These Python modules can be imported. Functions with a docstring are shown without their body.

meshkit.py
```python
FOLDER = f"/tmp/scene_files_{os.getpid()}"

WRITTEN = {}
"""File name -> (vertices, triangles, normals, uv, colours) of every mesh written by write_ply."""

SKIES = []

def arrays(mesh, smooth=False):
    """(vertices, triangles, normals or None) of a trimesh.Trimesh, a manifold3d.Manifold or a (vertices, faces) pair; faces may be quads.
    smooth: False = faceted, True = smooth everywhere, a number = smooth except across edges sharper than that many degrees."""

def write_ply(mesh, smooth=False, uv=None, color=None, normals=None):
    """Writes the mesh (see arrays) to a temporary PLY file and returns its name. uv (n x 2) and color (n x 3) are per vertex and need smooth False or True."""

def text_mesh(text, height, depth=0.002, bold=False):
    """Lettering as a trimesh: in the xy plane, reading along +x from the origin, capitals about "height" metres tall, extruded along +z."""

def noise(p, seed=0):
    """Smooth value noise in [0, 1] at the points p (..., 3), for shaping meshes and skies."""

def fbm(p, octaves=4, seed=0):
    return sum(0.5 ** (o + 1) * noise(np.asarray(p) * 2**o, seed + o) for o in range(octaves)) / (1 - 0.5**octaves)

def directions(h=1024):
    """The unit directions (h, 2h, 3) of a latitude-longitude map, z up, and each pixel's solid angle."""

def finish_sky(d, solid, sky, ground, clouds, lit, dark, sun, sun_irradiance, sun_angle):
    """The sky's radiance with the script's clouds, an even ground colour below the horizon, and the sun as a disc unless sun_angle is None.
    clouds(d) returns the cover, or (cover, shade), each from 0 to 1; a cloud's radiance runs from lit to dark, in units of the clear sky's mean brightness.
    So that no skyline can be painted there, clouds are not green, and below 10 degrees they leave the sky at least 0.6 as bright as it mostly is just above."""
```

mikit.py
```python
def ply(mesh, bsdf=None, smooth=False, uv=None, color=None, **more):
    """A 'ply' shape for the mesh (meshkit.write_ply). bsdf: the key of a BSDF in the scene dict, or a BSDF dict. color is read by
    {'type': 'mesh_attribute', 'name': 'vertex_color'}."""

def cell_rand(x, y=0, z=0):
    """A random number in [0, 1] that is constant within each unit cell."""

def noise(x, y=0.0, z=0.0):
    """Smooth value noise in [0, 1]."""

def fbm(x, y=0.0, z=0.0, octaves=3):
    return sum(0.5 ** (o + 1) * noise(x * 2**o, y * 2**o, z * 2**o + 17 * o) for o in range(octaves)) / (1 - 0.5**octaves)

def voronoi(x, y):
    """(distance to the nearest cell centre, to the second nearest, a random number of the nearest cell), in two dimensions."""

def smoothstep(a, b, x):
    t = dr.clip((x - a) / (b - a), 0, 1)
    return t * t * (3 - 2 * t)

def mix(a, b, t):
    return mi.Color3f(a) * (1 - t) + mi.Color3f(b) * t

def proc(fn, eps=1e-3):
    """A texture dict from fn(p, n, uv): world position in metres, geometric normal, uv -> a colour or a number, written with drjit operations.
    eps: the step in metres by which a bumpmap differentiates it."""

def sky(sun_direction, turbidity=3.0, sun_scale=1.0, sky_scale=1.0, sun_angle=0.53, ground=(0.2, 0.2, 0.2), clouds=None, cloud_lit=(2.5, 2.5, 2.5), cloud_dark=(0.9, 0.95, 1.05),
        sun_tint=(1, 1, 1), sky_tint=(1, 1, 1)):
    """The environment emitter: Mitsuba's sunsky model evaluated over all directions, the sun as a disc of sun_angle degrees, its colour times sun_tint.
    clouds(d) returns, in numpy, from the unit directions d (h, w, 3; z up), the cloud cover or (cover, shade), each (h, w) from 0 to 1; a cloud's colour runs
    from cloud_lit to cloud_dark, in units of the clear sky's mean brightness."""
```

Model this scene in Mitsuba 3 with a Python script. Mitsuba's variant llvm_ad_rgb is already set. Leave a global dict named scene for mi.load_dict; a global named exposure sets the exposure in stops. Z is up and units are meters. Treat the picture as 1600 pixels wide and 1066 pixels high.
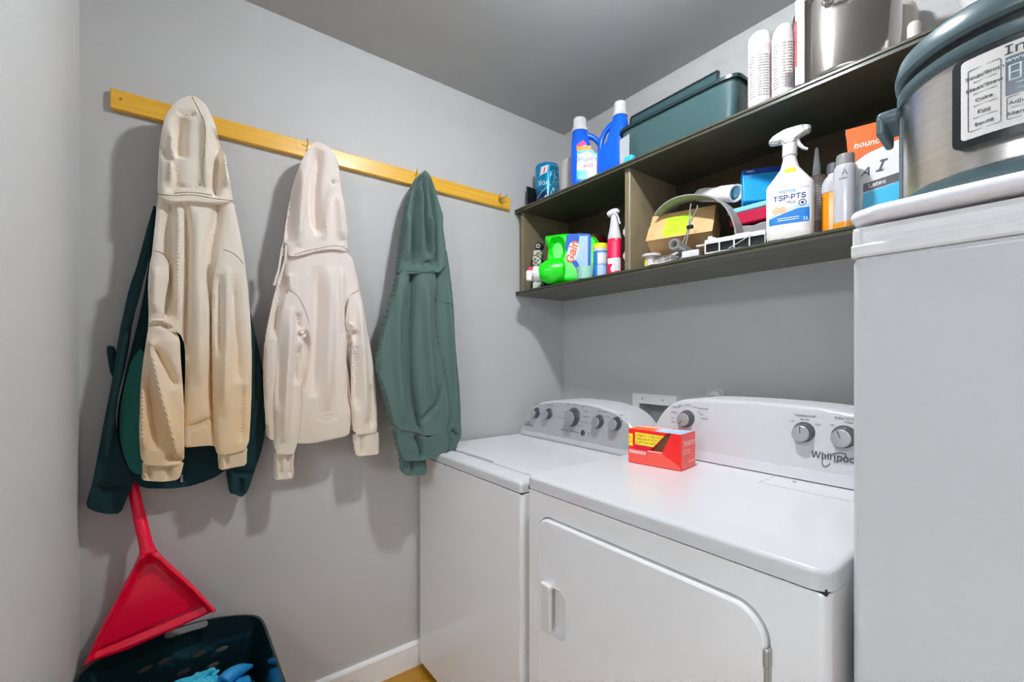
import math, random
import numpy as np, trimesh, mitsuba as mi, drjit as dr
import manifold3d as m3
from shapely.geometry import Polygon, box as sbox, LineString, Point, MultiPolygon
from shapely import affinity
from shapely.ops import unary_union
from scipy.spatial import Delaunay
import mikit, meshkit
from mikit import ply, proc, noise, fbm, smoothstep, mix
random.seed(7); RNG = np.random.default_rng(7)
T = mi.ScalarTransform4f
scene, labels = {}, {}

# ------------------------------------------------------------------ camera, light, exposure
CAM = np.array([1.70, 0.0, 1.256]); FW = np.array([-.7952, .6064, 0.]); RT = np.array([.6064, .7952, 0.]); UP = np.array([0, 0, 1.])
FPX, HZ = 695.0, 562.0
scene['camera'] = {'type': 'perspective', 'fov': 2*math.degrees(math.atan(800/FPX)), 'fov_axis': 'x', 'near_clip': 0.02, 'far_clip': 50.,
                   'principal_point_offset_y': -(HZ-533)/1066., 'to_world': T().look_at(origin=CAM.tolist(), target=(CAM+FW).tolist(), up=[0, 0, 1])}
exposure = 0.0
LAMP_W, HALL_W = 625.0, 20.0
HALL_AT = (2.0, -1.35, 0)
LAMP_AT, LAMP_R = (1.08, .78, 2.350), .045
H, D, YN = 2.44, 1.638, -.205      # ceiling height, back wall, near wall


def at(px, py, x=None, y=None, z=None):
    """the point of the plane x=, y= or z= that the photograph shows at a pixel (used to measure the room)"""
    d = FW + RT*(px-800)/FPX + UP*(HZ-py)/FPX
    t = (x-CAM[0])/d[0] if x is not None else (y-CAM[1])/d[1] if y is not None else (z-CAM[2])/d[2]
    return CAM + t*d


def sx(px, y): return float(at(px, 500, y=y)[0])
def sz(px, py, y): return float(at(px, py, y=y)[2])
def face(x, y): return math.atan2(CAM[0]-x, y-CAM[1])


def lin(h):
    h = h.lstrip('#'); c = np.array([int(h[i:i+2], 16)/255 for i in (0, 2, 4)])
    return np.where(c <= .04045, c/12.92, ((c+.055)/1.055)**2.4).tolist()


# ------------------------------------------------------------------ materials
def mat(name, color, rough=.5, metal=0., spec=.5, coat=0., sheen=0., proc_fn=None, bump=None, bscale=0.):
    c = proc(proc_fn) if proc_fn else {'type': 'rgb', 'value': lin(color) if isinstance(color, str) else list(color)}
    b = {'type': 'principled', 'base_color': c, 'roughness': rough, 'metallic': metal, 'specular': spec}
    if coat: b['clearcoat'] = coat; b['clearcoat_gloss'] = .9
    if sheen: b['sheen'] = sheen
    if bump: b = {'type': 'bumpmap', 'arbitrary': proc(bump, 4e-4), 'scale': bscale, 'bsdf': b}
    scene['m_'+name] = {'type': 'twosided', 'bsdf': b}
    return 'm_'+name


def paint(c0, s=.03):
    c0 = lin(c0)
    return lambda p, n, uv: mi.Color3f(c0)*(1-s/2+s*fbm(p.x*6, p.y*6, p.z*6))


mat('wall', 0, .6, proc_fn=paint('c0c0bf'))
mat('ceiling', 0, .8, proc_fn=paint('a6a6a6'))
mat('white', 'cacacc', .2, spec=.5, coat=.3)
mat('white_front', 'e0e0e0', .12, spec=.55, coat=.8)
mat('white_trim', 'ececea', .4)
mat('white_plastic', 'cfcecd', .3)
mat('warm_white', 'c8c1bd', .35)
mat('silver', 'b9babd', .42, metal=.25)
mat('knob', 'b4b5b8', .35, metal=.5)
mat('knob_side', '5a5b60', .3, metal=.4)
mat('grey_print', '6c6d70', .6)
mat('dark_print', '3c3d42', .6)
mat('lilac', 'd2d1d6', .35)
mat('gap', '26272a', .7)
mat('box_grey', 'b7b9b8', .5)
mat('plug', '4a4b50', .5)


def wood_dark(p, n, uv):
    g = fbm(p.x*5, p.y*60, p.z*60)
    return mix(lin('35382d'), lin('4c4b3c'), g)


def wood_lit(p, n, uv):  # same stain as the boards, lamplight on the uprights put into the colour
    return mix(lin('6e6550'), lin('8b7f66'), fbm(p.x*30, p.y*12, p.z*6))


def rail_wood(p, n, uv):
    g = fbm(p.x*90+3, p.y*5, p.z*110)
    return mix(lin('e0a51e'), lin('f2bd45'), g)


def floor_wood(p, n, uv):
    t = mikit.cell_rand(dr.floor(p.x/.09), dr.floor(p.y/.9+dr.floor(p.x/.09)*.37))
    g = fbm(p.x*70, p.y*4, 1.)
    return mix(lin('9a670e'), lin('b5821c'), .6*g+.4*t)


def carton(p, n, uv): return mix(lin('c79f6c'), lin('d8b381'), fbm(p.x*40, p.y*40, p.z*40))
def brushed(p, n, uv): return mix(lin('d6d0ca'), lin('f2efeb'), fbm(p.x*8, p.y*8, p.z*420))


mat('shelf', 0, .28, spec=.6, coat=.3, proc_fn=wood_dark)
mat('shelf_back', '4a4030', .3, spec=.3)
mat('shelf_side', 0, .4, spec=.4, proc_fn=wood_lit)
mat('rail', 0, .35, proc_fn=rail_wood, coat=.2)
mat('floor', 0, .35, proc_fn=floor_wood, coat=.2)
mat('brass', 'd9b56a', .25, metal=1.)
mat('steel', 'c9c5bf', .12, metal=1.)
mat('steel_brushed', 0, .27, metal=1., proc_fn=brushed)
mat('chrome', 'd8d8d8', .12, metal=1.)
mat('hinge', 'a9a9a6', .35, metal=.7)
mat('red_plastic', 'ff0a3e', .18, coat=.4)
mat('red_plastic_edge', 'ff8a78', .3)
mat('hamper', '0b2226', .12, spec=.6, coat=.5)
mat('blue_cloth', '2a9ee0', .5)
mat('cyan_cloth', '45d0ee', .4)
mat('purex', '0a5fe0', .18, coat=.4)
mat('blue_deep', '0b58c8', .4)
mat('cyan', '35b6e2', .4)
mat('navy', '1a3f94', .5)
mat('white_print', 'dcdcdc', .5)
mat('pink', 'f02a80', .5)
mat('orange', 'f59a2c', .5)
mat('tray', '3c5759', .2, spec=.6, coat=.3)
mat('tray_rim', '1e3035', .3)
mat('grey_plastic', '9ca2a6', .35)
mat('pinkish', 'bdafb2', .4)
mat('red_print', 'd4444c', .5)
mat('beige', 'd9cfc4', .5)
mat('mint', 'd4e0d4', .4)
mat('gain', '1ce21c', .2, coat=.3)
mat('gain_dark', '12b514', .4)
mat('tap', 'ece8e8', .3)
mat('spray_red', 'e3154e', .25, coat=.3)
mat('spray_grey', 'c9c9cb', .35)
mat('yellow', 'f5e62a', .4)
mat('lightblue', 'a9cdf2', .45)
mat('midblue', '2f7fd0', .45)
mat('carton', 0, .8, proc_fn=carton)
mat('lime', 'b4fb1c', .6)
mat('lime_print', '7cb70e', .6)
mat('mat_grey', '8c8c8a', .7)
mat('cloth_white', 'e9e6e4', .8, sheen=.3)
mat('teal_cloth', '7fc4cc', .8)
mat('maroon', 'b8123e', .35)
mat('mauve', 'b993b8', .6)
mat('box_blue', 0, .35, proc_fn=lambda p, n, uv: mix(lin('1f9ade'), lin('cfe7f7'), smoothstep(1.70, 1.735, p.z+.02*fbm(p.x*30, p.y*30, p.z*40))*(1-smoothstep(1.735, 1.75, p.z))))
mat('tsp', 'd8d3d0', .28, coat=.2)
mat('tsp_blue', '1a76c4', .5)
mat('text_navy', '2b3f78', .6)
mat('text_blue', '7fa6c4', .6)
mat('skin_print', 'eeb48e', .6)
mat('caulk', '9b8f88', .4)
mat('cap_grey', '807c7e', .4)
mat('cap_dark', '55545a', .4)
mat('amber', 'e08d08', .15, coat=.5)
mat('sleeve_grey', 'b4b3b8', .15, coat=.6)
mat('bounce_orange', 'f2641e', .4)
mat('bounce_red', 'f2231f', .35)
mat('bounce_coral', 'f5584a', .4)
mat('crimson', 'e00a3a', .4)
mat('olive', '6b6a45', .7)
mat('rose', 'f0a8a0', .5)
mat('black', '1b1c1e', .4)
mat('cooker_black', '4d6065', .3)
mat('cooker_dark', '141a1c', .35)
mat('panel', 'dcd9d6', .4)
mat('screen', '3d4a5a', .25)
mat('segment', 'c4d4d8', .5)
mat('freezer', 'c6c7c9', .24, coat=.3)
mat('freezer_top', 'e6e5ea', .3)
mat('can_blue', 0, .2, metal=.5, proc_fn=lambda p, n, uv: mix(lin('123c66'), lin('1593c8'), smoothstep(2.06, 2.10, p.z+.05*fbm(p.x*60, p.y*60, p.z*60))))
mat('foil', 0, .25, metal=.6, proc_fn=lambda p, n, uv: mix(lin('1b87b0'), lin('bff0f8'), smoothstep(.45, .7, fbm(p.x*110, p.y*110, p.z*70))))
mat('etched', 0, .15, coat=.6, proc_fn=lambda p, n, uv: mix(lin('6f6f60'), lin('d7d9c8'), smoothstep(.4, .62, fbm(p.x*160, p.y*160, p.z*110))))
scene['m_clear'] = {'type': 'principled', 'base_color': {'type': 'rgb', 'value': [.93, .95, .95]}, 'roughness': .15, 'spec_trans': .0, 'specular': .5}
scene['m_clear'] = {'type': 'thindielectric', 'int_ior': 1.5}
scene['m_clear_cup'] = {'type': 'twosided', 'bsdf': {'type': 'principled', 'base_color': {'type': 'rgb', 'value': lin('9fd9c4')}, 'roughness': .2, 'clearcoat': .5}}


def knit(p, n, uv):
    return .6*noise(p.x*900, p.y*900, p.z*700)+.4*fbm(p.x*60, p.y*60, p.z*60)


def fabric(a, b, zlo=0, zhi=0):
    a, b = lin(a), lin(b)
    if zhi:     # dirty towards the hem: grime in the cloth itself
        return lambda p, n, uv: mix(a, b, smoothstep(zhi, zlo, p.z+.16*(fbm(p.x*9, p.y*9, p.z*5)-.5)))
    return lambda p, n, uv: mix(a, b, fbm(p.x*14, p.y*14, p.z*9))


mat('cream', 0, .9, sheen=.4, proc_fn=fabric('e2d8ca', 'e4c79e', 1.0, 1.5), bump=knit, bscale=.0005)
mat('cream_rib', 0, .9, sheen=.4, proc_fn=fabric('e0cdae', 'e2c8a0'), bump=lambda p, n, uv: dr.sin(p.y*1500)*.5+.5, bscale=.0006)
mat('offwhite', 0, .9, sheen=.4, proc_fn=fabric('dfd4cc', 'dacdbb', .95, 1.4), bump=knit, bscale=.0005)
mat('offwhite_rib', 0, .9, sheen=.4, proc_fn=fabric('dfd2c2', 'dacdba'), bump=lambda p, n, uv: dr.sin(p.y*1500)*.5+.5, bscale=.0006)
mat('sage', 0, .9, sheen=.4, proc_fn=fabric('566e68', '4d645e'), bump=knit, bscale=.0005)
mat('sage_rib', 0, .9, sheen=.4, proc_fn=fabric('536a64', '4b615c'), bump=lambda p, n, uv: dr.sin(p.y*1500)*.5+.5, bscale=.0006)
mat('fleece', 0, .95, sheen=.3, proc_fn=fabric('123a40', '0f3136'), bump=knit, bscale=.001)
mat('fleece_lit', 0, .95, sheen=.3, proc_fn=fabric('2f7d78', '266b66'), bump=knit, bscale=.001)  # lit copy of the fleece, the light put into its colour
mat('seam_cream', '9c8668', .9)
mat('seam_white', 'a39384', .9)
mat('seam_green', '2f4843', .9)


# ------------------------------------------------------------------ mesh helpers
def tm(m):
    if hasattr(m, 'to_mesh'):
        q = m.to_mesh(); return trimesh.Trimesh(np.array(q.vert_properties[:, :3]), np.array(q.tri_verts), process=False)
    return m


def man(m):
    m = m.copy(); m.merge_vertices()
    return m3.Manifold(m3.Mesh(np.asarray(m.vertices, np.float32), np.asarray(m.faces, np.uint32)))


def join(*ms):
    flat = []
    for m in ms: flat += list(m) if isinstance(m, (list, tuple)) else [m]
    return trimesh.util.concatenate([tm(m) for m in flat])


def box(x0, x1, y0, y1, z0, z1, r=0., seg=12):
    if r <= 0:
        b = trimesh.creation.box((x1-x0, y1-y0, z1-z0)); b.apply_translation(((x0+x1)/2, (y0+y1)/2, (z0+z1)/2)); return b
    r = min(r, .499*min(x1-x0, y1-y0, z1-z0))
    s = m3.Manifold.sphere(r, seg)
    return tm(m3.Manifold.batch_hull([s.translate((x, y, z)) for x in (x0+r, x1-r) for y in (y0+r, y1-r) for z in (z0+r, z1-r)]))


def plate(poly, d, bev=0.):
    """a shapely polygon of the xy plane as a plate from z=0 to z=d, upper edge bevelled"""
    polys = list(poly.geoms) if hasattr(poly, 'geoms') else [poly]
    out = []
    for g in polys:
        if bev > 0 and not g.interiors:
            a, b, c = g, g.buffer(-bev*.35, join_style=2), g.buffer(-bev, join_style=2)
            out.append(tm(m3.Manifold.batch_hull([man(trimesh.creation.extrude_polygon(a, d-bev, engine='earcut')), man(trimesh.creation.extrude_polygon(b, d-bev*.35, engine='earcut')), man(trimesh.creation.extrude_polygon(c, d, engine='earcut'))])))
        else:
            out.append(trimesh.creation.extrude_polygon(g, d, engine='earcut'))
    return join(out)


def rrect(x0, x1, y0, y1, r, n=8):
    return sbox(x0+r, y0+r, x1-r, y1-r).buffer(r, quad_segs=n)


def frame(mesh, o, u, v):
    """local x, y, z -> o + x u + y v + z (u x v)"""
    u, v = np.array(u, float), np.array(v, float); u /= np.linalg.norm(u); v = v-u*(u@v); v /= np.linalg.norm(v)
    m = tm(mesh).copy(); p = m.vertices
    m.vertices = np.array(o)+p[:, :1]*u+p[:, 1:2]*v+p[:, 2:3]*np.cross(u, v)
    return m


def warp(mesh, fn):
    m = tm(mesh).copy(); m.vertices = fn(np.array(m.vertices)); return m


def onto_cyl(mesh, r, a0=-90., cx=0, cy=0):
    """local x = arc length, y = height, z = out, wrapped round a vertical cylinder; a0 in degrees where x = 0"""
    m = tm(mesh)
    m = m.subdivide_to_size(r*.22, max_iter=6) if len(m.faces) < 4000 else m
    def fn(p):
        a = math.radians(a0)+p[:, 0]/r
        return np.stack([cx+(r+p[:, 2])*np.cos(a), cy+(r+p[:, 2])*np.sin(a), p[:, 1]], 1)
    return warp(m, fn)


def loft(secs, n=40):
    """sections (z, rx, ry, exponent=2, cx=0, cy=0) -> closed surface"""
    a = np.arange(n)*2*np.pi/n; V = []
    for s in secs:
        z, rx, ry, e, cx, cy = list(s)+[2, 0, 0][len(s)-3:]
        c, q = np.cos(a), np.sin(a)
        V.append(np.stack([cx+rx*np.sign(c)*np.abs(c)**(2/e), cy+ry*np.sign(q)*np.abs(q)**(2/e), np.full(n, z)], 1))
    k = len(V); P = np.vstack(V+[V[0].mean(0)[None], V[-1].mean(0)[None]])
    i, j = np.meshgrid(np.arange(k-1), np.arange(n), indexing='ij'); j2 = (j+1) % n
    q = np.stack([i*n+j, i*n+j2, (i+1)*n+j2, (i+1)*n+j], -1).reshape(-1, 4)
    F = np.vstack([q[:, [0, 1, 2]], q[:, [0, 2, 3]]])
    t = np.arange(n); F = np.vstack([F, np.stack([(t+1) % n, t, np.full(n, k*n)], 1), np.stack([(k-1)*n+t, (k-1)*n+(t+1) % n, np.full(n, k*n+1)], 1)])
    return trimesh.Trimesh(P, F, process=False)


def lathe(prof, n=40, cx=0, cy=0):
    return loft([(z, max(r, 1e-4), max(r, 1e-4), 2, cx, cy) for r, z in prof], n)


def tube(pts, r, n=10, up=None):
    p = np.asarray(pts, float); t = np.gradient(p, axis=0); t /= np.linalg.norm(t, axis=1, keepdims=True)+1e-12
    r = np.broadcast_to(r, (len(p),)); V = []; a = np.arange(n)*2*np.pi/n
    ref = np.array([0, 0, 1.]) if abs(t[0][2]) < .9 else np.array([1., 0, 0])
    x = np.cross(ref, t[0]); x /= np.linalg.norm(x)
    for i in range(len(p)):
        x = x-t[i]*(x@t[i]); x /= np.linalg.norm(x); y = np.cross(t[i], x)
        V.append(p[i]+r[i]*(np.cos(a)[:, None]*x+np.sin(a)[:, None]*y))
    k = len(V); P = np.vstack(V+[p[:1], p[-1:]])
    i, j = np.meshgrid(np.arange(k-1), np.arange(n), indexing='ij'); j2 = (j+1) % n
    q = np.stack([i*n+j, i*n+j2, (i+1)*n+j2, (i+1)*n+j], -1).reshape(-1, 4)
    F = np.vstack([q[:, [0, 1, 2]], q[:, [0, 2, 3]]]); b = np.arange(n)
    F = np.vstack([F, np.stack([(b+1) % n, b, np.full(n, k*n)], 1), np.stack([(k-1)*n+b, (k-1)*n+(b+1) % n, np.full(n, k*n+1)], 1)])
    return trimesh.Trimesh(P, F, process=False)


def smooth_path(pts, n=24):
    from scipy.interpolate import CubicSpline
    p = np.asarray(pts, float); s = np.r_[0, np.cumsum(np.linalg.norm(np.diff(p, axis=0), axis=1))]
    return CubicSpline(s, p)(np.linspace(0, s[-1], n))


_TXT = {}
def text(s, h, depth=.0004, bold=False, italic=0., center=False):
    k = (s, bold)
    if k not in _TXT: _TXT[k] = meshkit.text_mesh(s, 1., 1., bold)
    m = _TXT[k].copy(); v = m.vertices*[h, h, depth]; v[:, 0] += italic*v[:, 1]
    if center: v[:, 0] -= (v[:, 0].max()+v[:, 0].min())/2
    m.vertices = v; return m


def shift(m, x=0, y=0, z=0):
    m = tm(m).copy(); m.apply_translation((x, y, z)); return m


def rot(m, deg, axis, c=(0, 0, 0)):
    m = tm(m).copy(); m.apply_transform(trimesh.transformations.rotation_matrix(math.radians(deg), axis, c)); return m


# ------------------------------------------------------------------ scene helpers
def numbered(key):
    if key not in scene and key not in labels: return key
    i = 1
    while f'{key}_{i:03d}' in scene or f'{key}_{i:03d}' in labels: i += 1
    return f'{key}_{i:03d}'


def put(key, mesh, m, smooth=32, label=None):
    key = numbered(key); scene[key] = ply(tm(mesh), m if m.startswith('m_') else 'm_'+m, smooth)
    if label: labels[key] = {'label': label}
    return key


def struct(key, mesh, m, label, smooth=False):
    key = put(key, mesh, m, smooth); labels[key] = {'label': label, 'kind': 'structure'}; return key


class Thing:
    def __init__(s, name, label, cat, loc=(0, 0, 0), rz=0., group=None, tilt=None):
        s.key = numbered(name); s.loc, s.rz, s.tilt, s.scale = np.array(loc, float), rz, tilt, 1.
        labels[s.key] = {'label': label, 'category': cat}
        if group: labels[s.key]['group'] = group

    def move(s, mesh):
        m = tm(mesh).copy(); m.apply_scale(s.scale)
        if s.tilt: m.apply_transform(trimesh.transformations.rotation_matrix(math.radians(s.tilt[0]), s.tilt[1]))
        m.apply_transform(trimesh.transformations.rotation_matrix(s.rz, (0, 0, 1))); m.apply_translation(s.loc); return m

    def part(s, name, mesh, m, smooth=32, label=None, under=None):
        return put((under or s.key)+'__'+name, s.move(mesh), m, smooth, label)

    def only(s, mesh, m, smooth=32):
        scene[s.key] = ply(s.move(mesh), 'm_'+m, smooth); return s.key


# ------------------------------------------------------------------ the room
XR = 2.55
hole = (.478, .632, .965, 1.068)     # recess of the washer valve box in the back wall
bw = Polygon([(-.1, -.02), (XR+.1, -.02), (XR+.1, H+.02), (-.1, H+.02)]).difference(sbox(*[hole[i] for i in (0, 2, 1, 3)]))
struct('wall_back', frame(plate(bw, .1), (0, D+.1, 0), (1, 0, 0), (0, 0, 1)), 'wall', 'grey painted wall behind the washer and dryer')
struct('wall_left', box(-.1, 0, YN-.1, D, -.02, H+.02), 'wall', 'light grey painted wall that carries the coat rail')
DX0, DX1, DH = .74, 2.50, 2.40      # the opening the photograph was taken through
nw = Polygon([(-.1, -.02), (XR+.1, -.02), (XR+.1, H+.02), (-.1, H+.02)]).difference(sbox(DX0, -.03, DX1, DH))
struct('wall_front', frame(plate(nw, .1), (0, YN, 0), (1, 0, 0), (0, 0, 1)), 'wall', 'light grey wall at the left edge, meeting the coat rail wall in a corner')
struct('wall_right', box(XR, XR+.1, YN-.1, D, -.02, H+.02), 'wall', 'grey wall closing the room on the right')
struct('ceiling', box(-.1, XR+.1, -2.4, D+.1, H, H+.1), 'ceiling', 'plain grey ceiling')
# the hall behind the camera, from which soft light comes in
struct('wall_hall', join(box(-.3, XR+.3, -2.4, -2.3, -.02, H), box(-.4, -.3, -2.4, YN-.1, -.02, H), box(XR+.3, XR+.4, -2.4, YN-.1, -.02, H)), 'wall', 'pale hall walls behind the doorway')
fl = struct('floor', box(-.1, XR+.1, YN-.1, D+.1, -.03, -.012), 'floor', 'yellow wooden floor beside the washer')
struct('floor_hall', box(-.4, XR+.4, -2.4, YN-.1, -.03, 0), 'white_trim', 'pale hall floor behind the doorway')
for i, x in enumerate(np.arange(0, 2.5, .09)):
    y = -.2-random.random()*.6
    while y < D:
        L = .7+.4*random.random(); y1 = min(y+L, D)
        if y1 > YN and (x < 1.9):
            put('floor__plank', box(x+.0006, min(x+.0894, XR), max(y+.0006, YN), y1-.0006, -.012, 0, .0), 'floor', False)
        y = y1


def skirting(L):
    p = Polygon([(0, 0), (.014, 0), (.014, .088), (.011, .094), (.006, .1), (0, .1)])
    return plate(p, L)


struct('baseboard_left', warp(skirting(D-YN), lambda p: np.stack([p[:, 0], D-p[:, 2], p[:, 1]], 1)), 'white_trim', 'white baseboard along the coat rail wall', 30)
struct('baseboard_front', warp(skirting(DX0), lambda p: np.stack([p[:, 2], YN+p[:, 0], p[:, 1]], 1)), 'white_trim', 'white baseboard of the wall at the left edge', 30)
for m in (scene['baseboard_left'], scene['baseboard_front']): m['face_normals'] = True

# lamp: a frosted bulb under a white ceiling plate
t = Thing('ceiling_lamp', 'small round ceiling lamp with a frosted dome', 'lamp', (LAMP_AT[0], LAMP_AT[1], 0))
t.part('mount', lathe([(.001, LAMP_AT[2]+.0425), (.058, LAMP_AT[2]+.0425), (.06, H), (.001, H)]), 'white_plastic')
k = t.part('bulb', lathe([(.001, LAMP_AT[2])]+[(.052*math.sin(a), LAMP_AT[2]+.042*(1-math.cos(a))) for a in np.linspace(.12, math.pi/2, 12)]+[(.001, LAMP_AT[2]+.0422)]), 'white_plastic', True)
scene[k]['emitter'] = {'type': 'area', 'radiance': {'type': 'rgb', 'value': [LAMP_W*.95, LAMP_W*.985, LAMP_W*1.03]}}
t = Thing('hall_fill_light', 'added fill light panel on the unseen hall ceiling', 'lamp', HALL_AT)  # unseen fill light, added to brighten the fronts of the appliances
t.part('frame', man(box(-.72, .72, -.30, .30, H-.03, H-.001))-man(box(-.70, .70, -.28, .28, H-.04, H-.02)), 'white_plastic', False)
k = t.part('diffuser', box(-.70, .70, -.28, .28, H-.026, H-.021), 'white_plastic', False)
scene[k]['emitter'] = {'type': 'area', 'radiance': {'type': 'rgb', 'value': [HALL_W*.93, HALL_W*.99, HALL_W*1.07]}}

# ------------------------------------------------------------------ washer
def console(x0, x1, z0, z1, rise, tilt, dep, yb, corner):
    """outline polygon in (x, z) of a backguard with an arched top"""
    n = 30; top = []
    for i in range(n+1):
        u = i/n*2-1
        top.append(((x0+x1)/2+(x1-x0)/2*u*.985, 0))
    xc, hw = (x0+x1)/2, (x1-x0)/2
    pts = [(x0, z0), (x1, z0), (x1-.004, z0+.02)]
    for a in np.linspace(0, 1, 14):      # right shoulder to top
        th = a*math.pi/2
        pts.append((x1-.006-corner*.95*(1-math.cos(th)), z0+.025+(z1-z0-.025-rise)*math.sin(th)))
    right = pts[2:]
    arch = [(xc+(right[-1][0]-xc)*math.cos(t), z1-rise+rise*math.sin(t)) for t in np.linspace(.08, math.pi/2, 8)]
    half = right+arch
    left = [(2*xc-p[0], p[1]) for p in half[::-1]]
    return Polygon([(x0, z0), (x1, z0)]+half+left).buffer(0)


def on_front(poly_or_mesh, y0, z0, tilt, d, bev=0.):
    """(x, z) drawing -> a plate standing at y0, leaning back by tilt (dy per dz), thickness d towards the viewer"""
    m = plate(poly_or_mesh, d, bev) if not hasattr(poly_or_mesh, 'vertices') else poly_or_mesh
    return warp(m, lambda p: np.stack([p[:, 0], y0+(p[:, 1]-z0)*tilt-p[:, 2], p[:, 1]], 1))


def knob(x, z, r, y0, z0, tilt, L=.026):
    base = lathe([(.001, -.002), (r*1.12, -.002), (r*1.12, .003), (r, .006), (r*.93, L-.003), (r*.9, L-.001), (.001, L-.001)], 40)
    cap = lathe([(.001, L-.002), (r*.88, L-.002), (r*.88, L), (r*.82, L+.0012), (.001, L+.0014)], 40)
    ridge = box(-.0012, .0012, 0, r*.75, L, L+.0022)
    def f(m): return warp(m, lambda p: np.stack([x+p[:, 0], y0+(z+p[:, 1]-z0)*tilt-p[:, 2]*.985, z+p[:, 1]+p[:, 2]*tilt*-.6], 1))
    return f(base), f(cap), f


W = Thing('washing_machine', 'white top-loading washing machine with a silver five-knob console, by the coat rail wall', 'washing machine')
WX0, WX1, WY = .022, .698, .80
body = shift(plate(rrect(WX0, WX1, WY, 1.50, .016), .8362, .003), 0, 0, .03)
W.part('cabinet', body, 'white_front')
W.part('plinth', box(WX0+.01, WX1-.01, WY+.02, 1.48, .0, .035), 'gap', False)
W.part('seam', box(WX0+.003, WX1-.003, WY+.002, 1.49, .864, .874), 'gap', False, 'dark seam under the lid deck')
deckm = man(box(WX0, WX1, WY-.004, 1.56, .872, .902, .010))+man(shift(plate(rrect(WX0, WX1, WY-.004, 1.56, .010), .014), 0, 0, .8705))-man(box(.062, .664, .864, 1.268, .895, .92))
W.part('deck', deckm, 'white', 25)
lid = box(.065, .661, .868, 1.265, .885, .9065, .007)
lid = man(lid)-man(rot(lathe([(.001, -.2), (.012, -.2), (.012, .2), (.001, .2)]), 90, (0, 1, 0)).apply_translation((.25, .866, .902)))
W.part('lid', lid, 'white', 25)
CY, CZ, CT = 1.300, .902, .19
cons = console(.048, .722, CZ, 1.082, .012, CT, .12, CY, .185)
shell = plate(cons, .15, .012)
shell = warp(shell, lambda p: np.stack([p[:, 0]+(p[:, 0]-.39)*np.clip((.13-p[:, 2])/.3, 0, .25)*0, CY+.15+(p[:, 1]-CZ)*CT-p[:, 2], p[:, 1]], 1))
W.part('console', shell, 'white', 30, 'white console housing with an arched top')
pan = cons.buffer(-.010).intersection(sbox(0, .930, 1, 1.2))
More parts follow.
